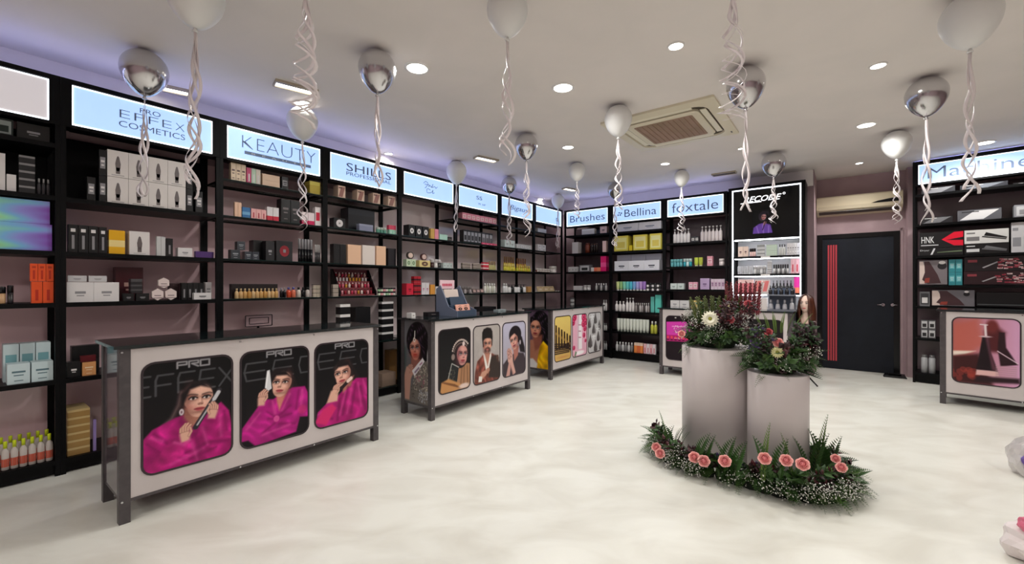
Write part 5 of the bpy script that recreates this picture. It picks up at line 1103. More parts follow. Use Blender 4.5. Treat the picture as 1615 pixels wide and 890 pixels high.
MB().tube([(w_*.5, .02, 0), (w_*.5, .02, -.254)], .012, BLACKG, 8).build('stand', t)
# fourth unit
for i, px in enumerate((539, 569, 594, 618)):
    R(LW, 2.32, px-6, px+6, (293, 300, 305, 310)[i], 1, 'box', (236, 206, 184), ['leftmost', 'second', 'third', 'rightmost'][i]+' small picture-printed box', c2=(170, 120, 110), c3=(90, 50, 50), style='diag', dep=.10)
R(LW, A, 526, 545, 344, 1, 'box', K, 'black gift set with white bow', c2=(220, 214, 214), c3=(150, 140, 140), style='round')
R(LW, A, 548, 592, 330, 1, 'box', (20, 22, 28), 'large black vanity case', style='lid', c2=(30, 32, 40), d=.14, dep=.16, name='vanity_case')
R(LW, A, 566, 589, 354, 1, 'box', (132, 136, 160), 'blue-grey tray in front of the vanity case', c2=(150, 154, 176), style='lid', d=.02, dep=.06)
R(LW, A, 595, 611, 359, 3, 'jar', (90, 150, 130), 'small green bauble jar', c2=(190, 200, 190))
R(LW, A, 614, 631, 363, 2, 'box', (160, 214, 190), 'mint carton', c3=Wt, style='word')
R(LW, A, 613, 631, 356, 1, 'box', (214, 70, 100), 'flat crimson carton', lift=LW.z(622, 363, .04)-A+.001)
R(LW, B, 526, 546, 385, 2, 'box', K, 'tall black carton', d=.05)
R(LW, B, 548, 570, 386, 1, 'box', (240, 196, 162), 'peach handbag box at left', dep=.14)
R(LW, B, 571, 592, 387, 1, 'box', (234, 222, 214), 'white handbag box', dep=.14)
R(LW, B, 593, 609, 388, 1, 'box', (240, 196, 162), 'peach handbag box at right', dep=.14)
R(LW, B, 612, 631, 392, 1, 'box', (26, 20, 26), 'plain black box at right end')
# nail polish rack
xr0, xr1 = LW.x(536, .05), LW.x(594, .05); wR = xr1-xr0
t = thing('nail_polish_rack', 'stepped red and black rack of nail polish, fourth shelf, fourth left-wall unit', 'rack', LW.w(xr0, .05, C_+.002), LW.rz)
zr = LW.z(565, 425, .05)-C_
MB().rings([[(0, 0, 0), (0, .2, 0), (0, .2, zr), (0, .16, zr), (0, 0, .05)], [(.012, 0, 0), (.012, .2, 0), (.012, .2, zr), (.012, .16, zr), (.012, 0, .05)]], BLACKG, False).build('side_board', t)
MB().rings([[(wR-.012, 0, 0), (wR-.012, .2, 0), (wR-.012, .2, zr), (wR-.012, .16, zr), (wR-.012, 0, .05)], [(wR, 0, 0), (wR, .2, 0), (wR, .2, zr), (wR, .16, zr), (wR, 0, .05)]], BLACKG, False).build('side_board', t)
MB().box(.012, wR-.012, .185, .2, .01, zr, M((96, 36, 44), .4)).build('back_board', t)
for k in range(3):
    MB().box(.012, wR-.012, .02+.055*k, .07+.055*k, 0.001, .02+.075*k, M((120, 50, 56), .4)).build('step', t)
MB().box(.012, wR-.012, .15, .184, zr-.10, zr-.095, M((150, 60, 66), .4)).build('upper_step', t)
NP = [(226, 150, 160), (206, 60, 90), (240, 226, 220), (150, 30, 50), (214, 110, 130), (120, 20, 30), (232, 190, 180), (206, 150, 60)]
for k in range(4):
    for i in range(10):
        x = xr0+.03+(wR-.06)*(i+.5)/10; zz = C_+(.0206+.075*k if k < 3 else zr-.0944); dd = .05+(.028+.055*k if k < 3 else .158)
        c = (NP[(i*3+k) % 8] if k != 2 else ((206, 150, 60) if 3 < i < 8 else (220, 206, 206)))
        place('bottle', LW, x, dd, zz, .026, .058, .02, c, (236, 220, 216) if k in (1, 3) else K, None, None, f'{ORD[i]} nail polish from left, {["lowest", "second", "third", "topmost"][k]} step of the red rack', 'nail polishes on the red rack', name='nail_polish')
R(LW, C_, 525, 534, 448, 1, 'box', (200, 186, 172), 'cream compact stack by the rack', c2=(60, 50, 50), style='stripes', rows=3)
R(LW, C_, 597, 632, 454, 7, 'jar', [(206, 216, 190), (226, 150, 160), (230, 224, 216), (150, 190, 150)], 'pale powder jar', c2=K2, rows=2, gap=.02)
R(LW, D_, 536, 553, 480, 1, 'box', K, 'black tub with white lid', c2=(236, 232, 230), style='lid', rows=4, d=.05, cat='jar', name='product_tub')
R(LW, D_, 560, 585, 484, 1, 'box', K, 'tall plain black box', d=.1, dep=.15)
R(LW, D_, 602, 621, 476, 1, 'box', K, 'black tub with pale rim', c2=(226, 222, 222), c3=GY, style='lid', rows=5, d=.05, cat='jar', name='product_tub')
R(LW, E_, 602, 628, 588, 1, 'box', (150, 126, 110), 'brown flat carton', rows=2, dep=.2)
R(LW, E_, 602, 628, 552, 1, 'box', (122, 84, 40), 'tall amber carton', d=.265, dep=.1)
# fifth unit
R(LW, A, 644, 677, 356, 3, 'box', K, 'black carton with white dots', c2=Wt, c3=K, style='round', gap=.14)
R(LW, A, 679, 692, 361, 2, 'box', [(214, 172, 92), (240, 150, 170)], 'gold or pink upright carton', gap=.1)
R(LW, A, 693, 706, 370, 1, 'box', (186, 226, 212), 'mint carton')
R(LW, A, 707, 716, 374, 2, 'jar', (90, 80, 80), 'small smoky jar', c2=(60, 60, 62))
R(LW, B, 641, 656, 409, 2, 'box', (206, 222, 190), 'green carton with ring', c2=(120, 150, 110), c3=(206, 222, 190), style='round')
R(LW, B, 642, 653, 397, 1, 'compact', (60, 50, 46), 'round printed tin', c2=(226, 200, 186), lift=LW.z(648, 409, .04)-B+.001)
R(LW, B, 661, 679, 411, 1, 'box', (226, 206, 140), 'yellow carton with ring', c2=(110, 80, 60), c3=(226, 206, 150), style='round')
R(LW, B, 664, 674, 400, 1, 'compact', (80, 40, 40), 'dark round tin', c2=(220, 190, 180), lift=LW.z(670, 411, .04)-B+.001)
R(LW, B, 681, 697, 409, 3, 'jar', [(60, 30, 30), (226, 220, 216), (40, 36, 36)], 'mixed small jar', c2=(210, 204, 204))
R(LW, B, 699, 719, 415, 3, 'box', (196, 206, 202), 'clear boxed set', c3=(120, 130, 130), style='word')
R(LW, C_, 641, 652, 447, 1, 'box', (220, 40, 66), 'red gift bag', c2=(240, 120, 130), c3=(120, 10, 30), style='word', name='gift_bag')
R(LW, C_, 653, 664, 436, 2, 'box', (180, 30, 44), 'small red carton', c2=(60, 10, 20), c3=Wt, style='band', rows=3)
R(LW, C_, 665, 677, 446, 2, 'box', (228, 222, 224), 'white gift bag', c3=(190, 120, 150), style='word', name='gift_bag')
R(LW, C_, 679, 686, 449, 1, 'box', (230, 160, 70), 'orange carton')
R(LW, C_, 687, 695, 452, 1, 'box', (226, 222, 220), 'small white carton', c3=GY, style='word')
R(LW, C_, 698, 719, 450, 4, 'bottle', [K2, (90, 88, 92), (60, 58, 60)], 'dark small bottle', c2=(150, 148, 150))
# sixth unit
R(LW, 2.32, 729, 785, 340, 8, 'box', (238, 150, 170), 'pink carton', c2=(250, 226, 226), c3=(206, 50, 90), style='label', gap=.05)
R(LW, A, 731, 759, 364, 5, 'box', K, 'black boxed hairpiece', c2=(150, 150, 156), c3=(30, 30, 34), style='window')
R(LW, A, 760, 786, 384, 4, 'box', (226, 80, 120), 'pink low carton', c2=Wt, c3=(240, 200, 210), style='word', d=.03)
R(LW, A, 760, 782, 368, 3, 'box', (60, 60, 66), 'clear-fronted black pack', c2=(176, 176, 182), c3=(110, 110, 116), style='window', d=.12)
R(LW, B, 729, 743, 415, 1, 'box', (40, 24, 26), 'dark palette stack at the left', c2=(206, 190, 176), style='stripes', rows=2)
R(LW, B, 746, 759, 416, 1, 'box', (40, 24, 26), 'dark palette stack second along', c2=(206, 190, 176), style='stripes', rows=2)
R(LW, B, 762, 771, 414, 2, 'box', (206, 50, 70), 'red and white carton', c2=(240, 230, 226), style='band', rows=2)
R(LW, B, 772, 786, 412, 4, 'golden', (196, 186, 130), 'pale gold bottle', c2=(150, 120, 70))
R(LW, C_, 729, 745, 452, 4, 'jar', [(70, 60, 62), (160, 150, 150)], 'smoky jar', c2=(120, 112, 112))
R(LW, C_, 746, 764, 456, 3, 'flat', (80, 66, 64), 'brown flat palette', c2=(140, 116, 110), c3=(190, 160, 150))
R(LW, C_, 765, 786, 447, 5, 'bottle', [(226, 224, 216), (206, 206, 190)], 'cream slim bottle', c2=(236, 234, 230))
R(LW, D_, 762, 784, 484, 1, 'box', K, 'black case', rows=2, dep=.2)
# seventh unit
R(LW, A, 796, 812, 379, 2, 'box', (214, 226, 224), 'pale white carton', c3=GY, style='word', d=.04)
R(LW, A, 815, 838, 386, 4, 'box', (206, 206, 208), 'clear grey pack', c2=(236, 236, 236), c3=GY, style='label')
R(LW, B, 796, 813, 405, 5, 'golden', [(214, 176, 50), (190, 150, 40), (226, 196, 90)], 'golden bottle', c2=(120, 80, 40), d=.14)
R(LW, B, 796, 814, 416, 6, 'golden', [(206, 196, 60), (224, 206, 80)], 'short lime-gold bottle', c2=(226, 210, 120))
R(LW, B, 816, 839, 408, 6, 'golden', [(206, 150, 60), (190, 130, 60), (216, 180, 60)], 'amber bottle', c2=(120, 70, 40), d=.14)
R(LW, B, 816, 840, 419, 7, 'golden', [(200, 196, 60), (214, 180, 60)], 'short amber bottle', c2=(206, 180, 90))
R(LW, C_, 795, 802, 447, 2, 'bottle', (236, 234, 234), 'tall white bottle', c2=(220, 218, 218))
R(LW, C_, 803, 831, 449, 6, 'pump', [(232, 230, 230), (30, 30, 32), (236, 234, 234)], 'white or black bottle', c2=(40, 40, 42))
R(LW, C_, 833, 842, 452, 2, 'box', (200, 150, 92), 'tan carton')
# corner unit
R(LW, 2.32, 848, 862, 361, 1, 'box', (214, 214, 220), 'crumpled silver foil pack')
R(LW, A, 848, 861, 386, 2, 'box', (228, 224, 226), 'white carton', c3=GY, style='word', rows=2)
R(LW, B, 848, 869, 424, 5, 'jar', (120, 60, 50), 'brown jar with white label', c2=(226, 220, 214), c3=(226, 220, 214))
R(LW, B, 871, 882, 420, 1, 'jar', (236, 228, 224), 'large white jar', c2=(230, 222, 218))
R(LW, C_, 849, 875, 452, 3, 'flat', (214, 190, 150), 'tan open palette', c2=(190, 160, 120), c3=(220, 200, 176))
R(LW, C_, 876, 886, 458, 2, 'jar', (206, 196, 190), 'tiny pale jar', c2=(150, 140, 136))
# back wall, first unit
R(BW, 2.325, 917, 938, 361, 1, 'box', (220, 216, 216), 'white fluffy brush pack', c2=(240, 236, 236), style='lid')
R(BW, 2.325, 946, 957, 357, 1, 'box', (226, 196, 196), 'pale pink carton', c3=K2, style='word')
R(BW, 1.97, 902, 912, 382, 1, 'box', (236, 230, 230), 'tall white carton')
R(BW, 1.97, 921, 929, 383, 1, 'can', (130, 62, 46), 'brown brush tube', c2=(100, 46, 36))
R(BW, 1.97, 931, 942, 384, 3, 'can', (44, 34, 34), 'dark brush tube', c2=(90, 60, 50))
R(BW, 1.97, 950, 956, 380, 1, 'box', (240, 204, 200), 'slim pale pink carton')
R(BW, 1.61, 896, 911, 421, 3, 'box', (226, 224, 226), 'small white carton', c3=GY, style='word')
R(BW, 1.61, 913, 931, 418, 1, 'box', (120, 118, 122), 'clear pouch', c2=(206, 204, 206), c3=K2, style='window')
R(BW, 1.61, 932, 946, 422, 3, 'box', [(232, 228, 226), (236, 120, 90), (240, 150, 110)], 'white or orange carton')
R(BW, 1.61, 947, 956, 404, 1, 'box', (236, 30, 120), 'tall hot pink carton', c2=(250, 90, 160), style='band', d=.06)
R(BW, 1.25, 904, 918, 451, 1, 'box', (226, 222, 224), 'white carton with grey end')
R(BW, 1.25, 919, 930, 450, 2, 'jar', (226, 222, 222), 'white puff jar', c2=(206, 200, 202))
R(BW, 1.25, 938, 957, 447, 5, 'bottle', [(190, 186, 188), (60, 56, 60)], 'tiny grey bottle', c2=(226, 222, 222))
R(BW, .87, 896, 906, 470, 1, 'jar', (206, 204, 206), 'white tub', c2=(120, 116, 118), rows=3, d=.05)
R(BW, .87, 950, 957, 473, 2, 'bottle', (226, 222, 222), 'white slim bottle', c2=(190, 186, 188))
R(BW, .5, 951, 957, 510, 2, 'bottle', (214, 212, 212), 'white short bottle', c2=(150, 148, 150))
R(BW, .14, 951, 957, 538, 2, 'bottle', (190, 190, 192), 'silver bottle', c2=(120, 118, 120))
# second unit
R(BW, 2.325, 973, 1043, 351, 2, 'box', (226, 224, 232), 'long white carton', c3=(120, 130, 150), style='word', gap=.02)
R(BW, 1.97, 968, 991, 372, 1, 'box', YE, 'yellow carton at left', c2=(240, 232, 150), c3=(220, 200, 90), style='window')
R(BW, 1.97, 992, 997, 387, 1, 'box', (226, 200, 30), 'small bright yellow carton')
R(BW, 1.97, 998, 1021, 370, 1, 'box', YE, 'yellow carton in the middle', c2=(238, 230, 160), c3=(226, 206, 90), style='window')
R(BW, 1.97, 1024, 1044, 368, 1, 'box', YE, 'yellow carton at right', c2=(240, 236, 170), c3=(230, 210, 100), style='window')
R(BW, 1.61, 973, 1043, 401, 3, 'box', (206, 206, 220), 'white carton behind', d=.2, dep=.15, gap=.02)
R(BW, 1.61, 969, 1040, 411, 3, 'box', (228, 228, 236), 'white carton with dark drawing', c2=(228, 228, 236), c3=(60, 62, 76), style='word', d=.03, dep=.12, gap=.01)
R(BW, 1.25, 971, 1018, 444, 9, 'tube', [(206, 214, 150), (150, 190, 130), (140, 214, 190), (110, 206, 206), (90, 196, 220), (130, 176, 226), (176, 170, 226), (196, 160, 220), (170, 130, 206)], 'pastel tube', c2=(230, 228, 226), gap=.01)
R(BW, 1.25, 1019, 1043, 447, 6, 'jar', [(230, 224, 224), (50, 46, 50)], 'black and white jar', c2=(30, 30, 32), rows=2, gap=.04)
R(BW, .87, 969, 985, 475, 3, 'bottle', (232, 226, 226), 'white squat bottle', c2=(220, 214, 214))
R(BW, .87, 986, 1000, 470, 3, 'pump', (232, 226, 226), 'white pump bottle', c2=(232, 226, 226), d=.05)
R(BW, .87, 1001, 1024, 478, 7, 'bottle', [(170, 160, 160), (80, 72, 74), (206, 200, 200)], 'small grey bottle', c2=(206, 200, 200))
R(BW, .87, 1026, 1032, 468, 1, 'box', (110, 206, 196), 'tall teal carton', d=.12)
R(BW, .87, 1033, 1043, 465, 1, 'box', (96, 206, 192), 'wide teal carton', d=.08)
R(BW, .5, 972, 1023, 503, 10, 'tube', (228, 232, 222), 'white tube', c2=(150, 156, 146), d=.04, gap=.02)
R(BW, .5, 1025, 1036, 507, 2, 'bottle', (206, 206, 80), 'yellow-green bottle', c2=(230, 228, 220))
R(BW, .14, 970, 998, 540, 6, 'bottle', [(206, 204, 206), (130, 128, 130)], 'silver-grey bottle', c2=(226, 222, 222))
R(BW, .14, 1000, 1014, 541, 3, 'box', [(240, 140, 70), (230, 110, 60)], 'orange carton', c2=(240, 210, 190), style='lid')
R(BW, .14, 1015, 1034, 543, 4, 'box', [(240, 190, 196), (236, 222, 226)], 'pale pink carton', c3=(206, 90, 110), style='vtext')
# third unit
R(BW, 2.06, 1061, 1088, 361, 5, 'pump', (232, 228, 230), 'white pump bottle', c2=(226, 222, 224), gap=.02)
R(BW, 2.06, 1090, 1102, 373, 2, 'box', (60, 60, 66), 'small grey carton', c2=(220, 216, 216), style='label')
R(BW, 2.06, 1104, 1139, 356, 6, 'pump', (236, 226, 228), 'pinkish white pump bottle', c2=(236, 228, 230), gap=.02)
R(BW, 1.66, 1057, 1076, 409, 4, 'jar', (96, 170, 178), 'teal jar', c2=(120, 190, 196))
R(BW, 1.66, 1077, 1091, 408, 3, 'jar', [(40, 150, 166), (200, 226, 226)], 'blue and white jar', c2=(206, 226, 226))
R(BW, 1.66, 1094, 1108, 406, 2, 'tube', (206, 220, 90), 'lime tube', c2=(230, 230, 190))
R(BW, 1.66, 1115, 1124, 404, 1, 'box', (232, 160, 176), 'pink carton with white panel', c2=(248, 220, 226), style='label', c3=(190, 60, 90))
R(BW, 1.66, 1133, 1142, 408, 1, 'jar', (226, 214, 214), 'pale jar', c2=(230, 220, 220))
R(BW, 1.28, 1057, 1079, 447, 2, 'box', (214, 224, 222), 'pale mint carton', c3=(120, 140, 140), style='word')
R(BW, 1.28, 1086, 1100, 445, 2, 'box', (236, 170, 190), 'pink carton', c2=Wt, style='label', c3=(190, 60, 90))
R(BW, 1.28, 1104, 1119, 439, 1, 'box', (206, 180, 220), 'lilac carton', c3=(120, 90, 140), style='word')
R(BW, 1.28, 1121, 1143, 440, 4, 'box', (226, 206, 222), 'white-lilac carton', c2=(200, 160, 190), c3=(120, 90, 120), style='label')
R(BW, .97, 1057, 1087, 474, 2, 'box', (226, 224, 224), 'white carton', c3=GY, style='word')
R(BW, .97, 1090, 1106, 474, 2, 'box', (236, 206, 130), 'yellow carton', c3=Wt, style='word')
# lit display
R(BW, 1.79, 1164, 1180, 389, 2, 'box', (240, 214, 200), 'peach carton', c3=(90, 50, 60), style='word')
R(BW, 1.79, 1182, 1192, 392, 3, 'jar', (240, 200, 196), 'pink jar', c2=(40, 30, 34))
R(BW, 1.79, 1194, 1206, 386, 3, 'box', (214, 212, 214), 'grey lettered carton', c2=(150, 150, 150), c3=K2, style='stripes')
R(BW, 1.79, 1208, 1226, 386, 1, 'box', (206, 222, 206), 'pale green carton', c2=(190, 206, 190), style='stripes', rows=2)
R(BW, 1.79, 1228, 1239, 385, 3, 'bottle', (220, 220, 216), 'white bottle', c2=(60, 58, 60))
R(BW, 1.79, 1241, 1263, 383, 5, 'box', (220, 216, 218), 'white slim carton', c3=(120, 116, 118), style='text')
R(BW, 1.52, 1163, 1187, 420, 8, 'tube', (206, 206, 212), 'silver-white tube', c2=(236, 236, 238))
R(BW, 1.52, 1188, 1208, 419, 4, 'jar', [(214, 212, 214), (150, 148, 150)], 'grey and white jar', c2=(226, 224, 226))
R(BW, 1.52, 1210, 1217, 412, 1, 'box', (170, 166, 168), 'grey palette stack', c2=(226, 224, 226), style='stripes', rows=2)
R(BW, 1.52, 1219, 1244, 417, 7, 'stick', [(226, 224, 226), (130, 128, 130)], 'silver lipstick', c2=(70, 68, 70))
R(BW, 1.52, 1247, 1263, 408, 2, 'box', (240, 190, 200), 'pink carton', c3=(196, 30, 60), style='vtext')
R(BW, 1.235, 1164, 1188, 441, 4, 'box', (240, 130, 140), 'coral carton', c2=(250, 210, 206), style='lid')
R(BW, 1.235, 1190, 1214, 441, 2, 'box', (240, 222, 218), 'white carton with coral print', c2=(240, 130, 130), style='diag', c3=(240, 160, 150))
R(BW, 1.235, 1217, 1250, 442, 6, 'dropper', K2, 'black dropper bottle', c2=K)
R(BW, 1.235, 1252, 1265, 437, 1, 'box', (240, 60, 170), 'large magenta panel box', c2=(250, 140, 110), style='base')
R(BW, .96, 1192, 1210, 470, 2, 'box', (236, 226, 222), 'plain white carton')
# right-hand unit (hair tools)
R(MW, 2.60, 1452, 1508, 295, 1, 'box', (60, 60, 66), 'long grey carton with silver tool', c2=(150, 150, 156), c3=Wt, style='diag', dep=.2)
R(MW, 2.60, 1512, 1592, 289, 1, 'box', (40, 42, 50), 'long dark carton with glossy print', c2=(110, 114, 124), c3=Wt, style='diag', dep=.2)
R(MW, 2.60, 1597, 1640, 290, 1, 'box', K, 'black carton with pale lettering', c3=Wt, style='text', dep=.2)
R(MW, 2.19, 1452, 1504, 342, 1, 'box', K2, 'long black carton with thin tool', c2=(120, 120, 124), c3=Wt, style='diag', dep=.2)
R(MW, 2.19, 1508, 1582, 330, 1, 'box', (96, 96, 102), 'grey carton with white device', c2=(226, 224, 226), c3=K2, style='diag', dep=.2)
R(MW, 2.19, 1598, 1640, 322, 1, 'box', (150, 150, 156), 'clear plastic case', c2=(206, 206, 210), c3=GY, style='window', dep=.2)
def tool_box(px0, px1, ytop, ybot, base, col, label, deco):
    d = .035; xa, xb = MW.x(px0, d), MW.x(px1, d); pm = (px0+px1)/2; z0 = max(base, MW.z(pm, ybot, d)); z1 = min(MW.z(pm, ytop, d), {1.755: 2.13, 1.35: 1.715, 1.06: 1.31}[base]); w = xb-xa; h = z1-z0
    o = MB().box(0, w, 0, .22, 0, h, m_(col, .35)).build('carton', None, MW.w(xa, d, z0+.0006), MW.rz); tag(o, label, 'box'); deco(o, w, h); return o
def poly_print(o, name, pts, c, y=-.0008): MB().rings([[(x, 0, z) for x, z in pts], [(x, y, z) for x, z in pts]], m_(c, .35), False).build(name, o)
def deco_hnk(o, w, h):
    link('lettering', text_mesh('HNK', w*.30, h*.42, m_((236, 236, 238)), off=.0), o, (w*.20, -.001, h*.52)); poly_print(o, 'red_flash', [(w*.52, h*.5), (w*.8, h*.95), (w, h*.97), (w, h*.08), (w*.8, h*.10)], (226, 16, 50)); poly_print(o, 'dark_tool', [(w*.62, h*.46), (w, h*.62), (w, h*.42)], (30, 12, 16), -.0014); poly_print(o, 'text_line', [(w*.04, h*.14), (w*.45, h*.14), (w*.45, h*.20), (w*.04, h*.20)], (200, 200, 204))
def deco_tool(cl, cr_, tx=None):
    def f(o, w, h):
        poly_print(o, 'printed_tool', [(w*.45, h*.55), (w*.95, h*.30), (w*.97, h*.38), (w*.5, h*.80)], cl); poly_print(o, 'printed_handle', [(w*.40, h*.45), (w*.95, h*.2), (w*.95, h*.27), (w*.42, h*.53)], cl); poly_print(o, 'text_line', [(w*.05, h*.72), (w*.25, h*.72), (w*.25, h*.82), (w*.05, h*.82)], cr_); poly_print(o, 'text_block', [(w*.05, h*.2), (w*.35, h*.2), (w*.35, h*.5), (w*.05, h*.5)], cr_)
    return f
def deco_dryer(o, w, h):
    link('lettering', text_mesh('Dryer', w*.22, h*.26, m_((220, 220, 224))), o, (w*.13, -.001, h*.68)); poly_print(o, 'white_slash', [(w*.26, h*.1), (w*.31, h*.1), (w*.38, h*.95), (w*.34, h*.95)], (220, 220, 224)); poly_print(o, 'printed_tool', [(w*.42, h*.35), (w*.98, h*.42), (w*.98, h*.60), (w*.42, h*.42)], (110, 126, 96))
z3 = 1.755
zb = tool_box(1450, 1519, 391, 404, z3, K, 'black carton lettered Dryer under the red-flashed one', deco_dryer)
tool_box(1450, 1519, 366, 390.5, z3, K, 'black carton lettered HNK with red flash', deco_hnk)
tool_box(1521, 1591, 384, 402, z3, K, 'black carton with white text block under the straightener', deco_tool((120, 120, 124), (220, 220, 222)))
tool_box(1521, 1591, 362, 383.5, z3, (226, 224, 222), 'white carton picturing a black hair straightener', deco_tool(K, (120, 118, 120)))
tool_box(1595, 1640, 350, 398, z3, (214, 212, 216), 'upright white wrapped carton beside the straightener box', deco_tool((206, 206, 210), (150, 150, 156)))
def deco_hair(o, w, h):
    poly_print(o, 'printed_face', [(0, h*.03), (w*.2, h*.03), (w*.25, h*.5), (w*.14, h*.96), (0, h*.96)], (226, 206, 198)); poly_print(o, 'printed_hair', [(w*.10, h*.2), (w*.30, h*.03), (w*.78, h*.06), (w*.66, h*.4), (w*.36, h*.96), (w*.18, h*.96), (w*.2, h*.5)], (70, 44, 48), -.0014)
    poly_print(o, 'printed_glow', [(w*.18, h*.06), (w*.36, h*.08), (w*.38, h*.28), (w*.22, h*.26)], (150, 60, 50), -.0018); poly_print(o, 'round_badge', [(w*.82+h*.14*math.cos(a), h*.76+h*.14*math.sin(a)) for a in [i*.5236 for i in range(12)]], (30, 28, 32), -.0014); poly_print(o, 'white_badge', [(w*.82+h*.10*math.cos(a), h*.90+h*.07*math.sin(a)) for a in [i*.5236 for i in range(12)]], (236, 232, 230), -.0018)
z2 = 1.35
tool_box(1450, 1494, 411, 449, z2, (128, 120, 124), 'grey carton picturing long brown hair, right-hand unit', deco_hair)
R(MW, z2, 1496, 1518, 409, 2, 'box', (50, 140, 150), 'teal carton', c2=(110, 190, 196), c3=(190, 220, 222), style='label', rows=2, gap=.06)
def deco_spark(o, w, h):
    rg3 = random.Random(int(w*1000))
    poly_print(o, 'silver_wand', [(w*.30, h*.25), (w*.55, h*.66), (w*.57, h*.60), (w*.33, h*.2)], (170, 166, 170)); poly_print(o, 'red_text', [(w*.06, h*.62), (w*.22, h*.62), (w*.22, h*.8), (w*.06, h*.8)], (150, 60, 70))
    mb = MB()
    for i in range(40):
        x = w*(.55+.43*rg3.random()); z = h*(.12+.7*rg3.random()); s_ = .010+.014*rg3.random(); mb.box(x-s_, x+s_, -.0012, 0, z-s_*.4, z+s_*.4, m_([(226, 200, 200), (150, 40, 60), (190, 100, 110)][i % 3]))
    mb.build('printed_sparks', o)
tool_box(1520, 1618, 428, 449, z2, (40, 12, 20), 'lower maroon carton with printed sparks', deco_spark)
tool_box(1521, 1618, 404, 427.5, z2, (24, 12, 18), 'upper dark carton with printed sparks', deco_spark)
z1 = 1.06
tool_box(1470, 1537, 458, 483, z1, (116, 112, 118), 'wide grey carton picturing brown hair above right counter', deco_hair)
R(MW, z1, 1450, 1467, 460, 1, 'box', (120, 120, 124), 'grey printed carton', c2=(60, 60, 64), c3=Wt, style='window')
tool_box(1540, 1618, 462, 484, z1, K, 'plain black carton right of the grey hair carton', lambda o, w, h: poly_print(o, 'grey_line', [(w*.02, h*.1), (w*.98, h*.1), (w*.98, h*.16), (w*.02, h*.16)], (96, 100, 102)))
R(MW, .62, 1452, 1476, 505, 2, 'box', (90, 88, 92), 'grey carton', c2=(206, 204, 206), c3=K2, style='window', rows=2)
R(MW, .14, 1452, 1476, 560, 2, 'can', (190, 190, 194), 'silver can', c2=(120, 118, 120))
# ------------------------------------------------------------- things standing on the counters
C2 = Fr((-.797, 4.27), TH); zc2 = 1.0085
xa = C2.x(706, .25); wS = .36
t = thing('cosmetic_display_stand', 'sloping blue-grey counter stand holding eyelash palettes', 'display stand', C2.w(xa, .10, zc2), TH+.12)
BLU = M((62, 78, 98), .35); BLG = M((104, 112, 132), .35)
sd_ = [(0, 0), (.30, 0), (.30, .30), (.24, .34), (.12, .10), (0, .055)]
for x in (0, wS-.012): MB().rings([[(x, y, z) for y, z in sd_], [(x+.012, y, z) for y, z in sd_]], BLG, False).build('side_board', t)
MB().box(.012, wS-.012, .0, .012, .0, .06, BLU).build('front_lip', t)
for k in range(3):
    MB().box(.012, wS-.012, .02+.085*k, .095+.085*k, .02+.085*k, .03+.085*k, BLU).build('step', t); MB().box(.012, wS-.012, .095+.085*k, .103+.085*k, .02, .115+.085*k, BLU).build('riser', t)
hdr = MB().box(.05, wS-.05, .285, .292, .30, .40, M((232, 196, 204), .4)).build('header_card', t)
mb = MB()
for i in range(6): mb.box(.09+.03*i, .112+.03*i, .2838, .285, .33, .36, M((196, 60, 90), .4))
mb.build('print', hdr)
F2 = Fr(C2.w(xa, .10)[:2], TH+.12)
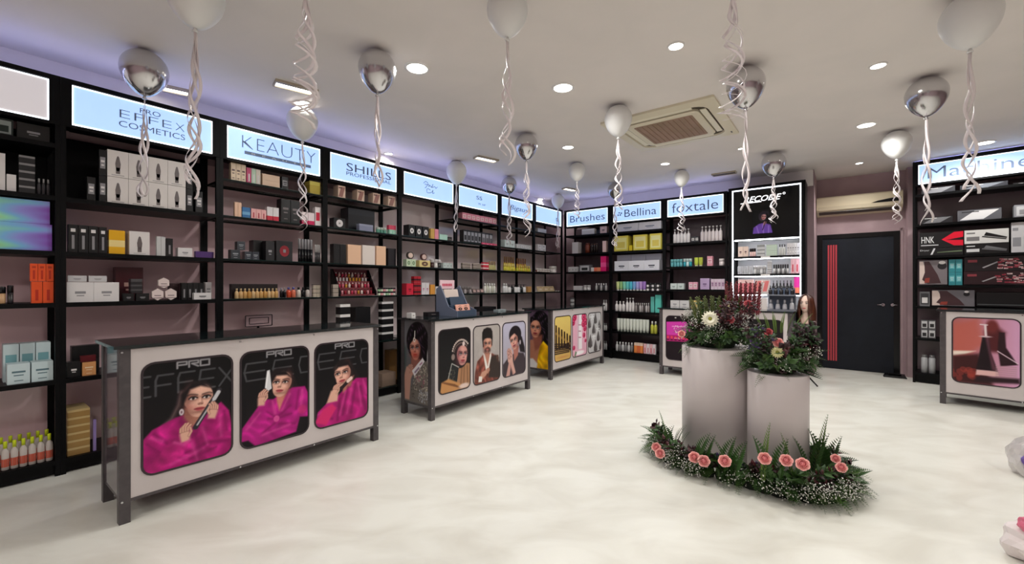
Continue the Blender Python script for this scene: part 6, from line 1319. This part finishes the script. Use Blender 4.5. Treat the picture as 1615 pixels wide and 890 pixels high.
for k, (cc, lab) in enumerate((((232, 170, 150), 'peach palette picturing two eyes, front step of the counter stand'), ((52, 66, 86), 'dark blue palette on middle step of the counter stand'), ((214, 196, 186), 'pale palette on the back step of the counter stand'))):
    o = MB().box(.0, .25, 0, .012, 0, .095, m_(cc)).build('palette', None, F2.w(.055, .045+.085*k, zc2+.0316+.085*k), F2.rz); o.rotation_euler = (-.22, 0, F2.rz); tag(o, lab, 'palette')
    if k == 0:
        for q in (.07, .175):
            poly_print(o, 'printed_eye', [(q+.035*math.cos(a), .045+.018*math.sin(a)) for a in [i*.5236 for i in range(12)]], (40, 24, 26)); poly_print(o, 'printed_iris', [(q+.012*math.cos(a), .045+.012*math.sin(a)) for a in [i*.5236 for i in range(12)]], (170, 110, 90), -.0014); poly_print(o, 'printed_brow', [(q-.04, .070), (q, .082), (q+.04, .072), (q, .076)], (50, 28, 28))
for px, nm, lab, col, w_, h_ in ((645, 'small_box', 'tiny white box at the left end of the bride counter', (226, 222, 220), .05, .05), (682, 'brush_case', 'flat black brush case on the bride counter top', (24, 20, 24), .16, .045), (790, 'tray', 'clear tray near the far end of the bride counter top', (150, 160, 162), .16, .02)):
    x = C2.x(px, .36); o = link(nm, box_mesh(w_, .08, h_, col, 'word', None, (120, 112, 112)), None, C2.w(max(x, .06), .34, zc2), TH); tag(o, lab, 'box')
C4 = Fr((2.247, 6.56), BW.rz)
xa, xb = C4.x(1210, .15), C4.x(1254, .15); wS = xb-xa
t = thing('bottle_display_stand', 'two-tier grey counter stand with clear bottles beside the mannequin', 'display stand', C4.w(xa, .12, zc2), C4.rz)
GA = M((120, 122, 132), .3)
for z in (0, .20): MB().box(0, wS, 0, .2, z, z+.016, GA).build('tier', t)
for x in (0, wS-.012): MB().box(x, x+.012, .15, .2, .016, .20, GA).build('upright', t)
MB().box(.012, wS-.012, .185, .195, .016, .30, M((86, 96, 116), .3)).build('back_board', t)
G4 = Fr(C4.w(xa, .12)[:2], C4.rz)
for i in range(5):
    place('dropper', G4, wS*(i+.5)/5, .05, zc2+.2162, .045, .12, .04, K2, K, None, None, f'{ORD[i]} black pump bottle from left on the grey counter stand', 'bottles on the grey counter stand', name='dropper_bottle')
for i in range(4):
    place('golden', G4, wS*(i+.5)/4, .04, zc2+.0162, .06, .13 if i < 3 else .16, .04, (190, 188, 194), (150, 148, 156), None, None, f'{ORD[i]} clear flask from left, lower tier of grey counter stand', 'flasks on the grey counter stand', name='perfume_bottle')
print('things', len([o for o in COL.objects if o.get('label')]), 'objects', len(COL.objects))
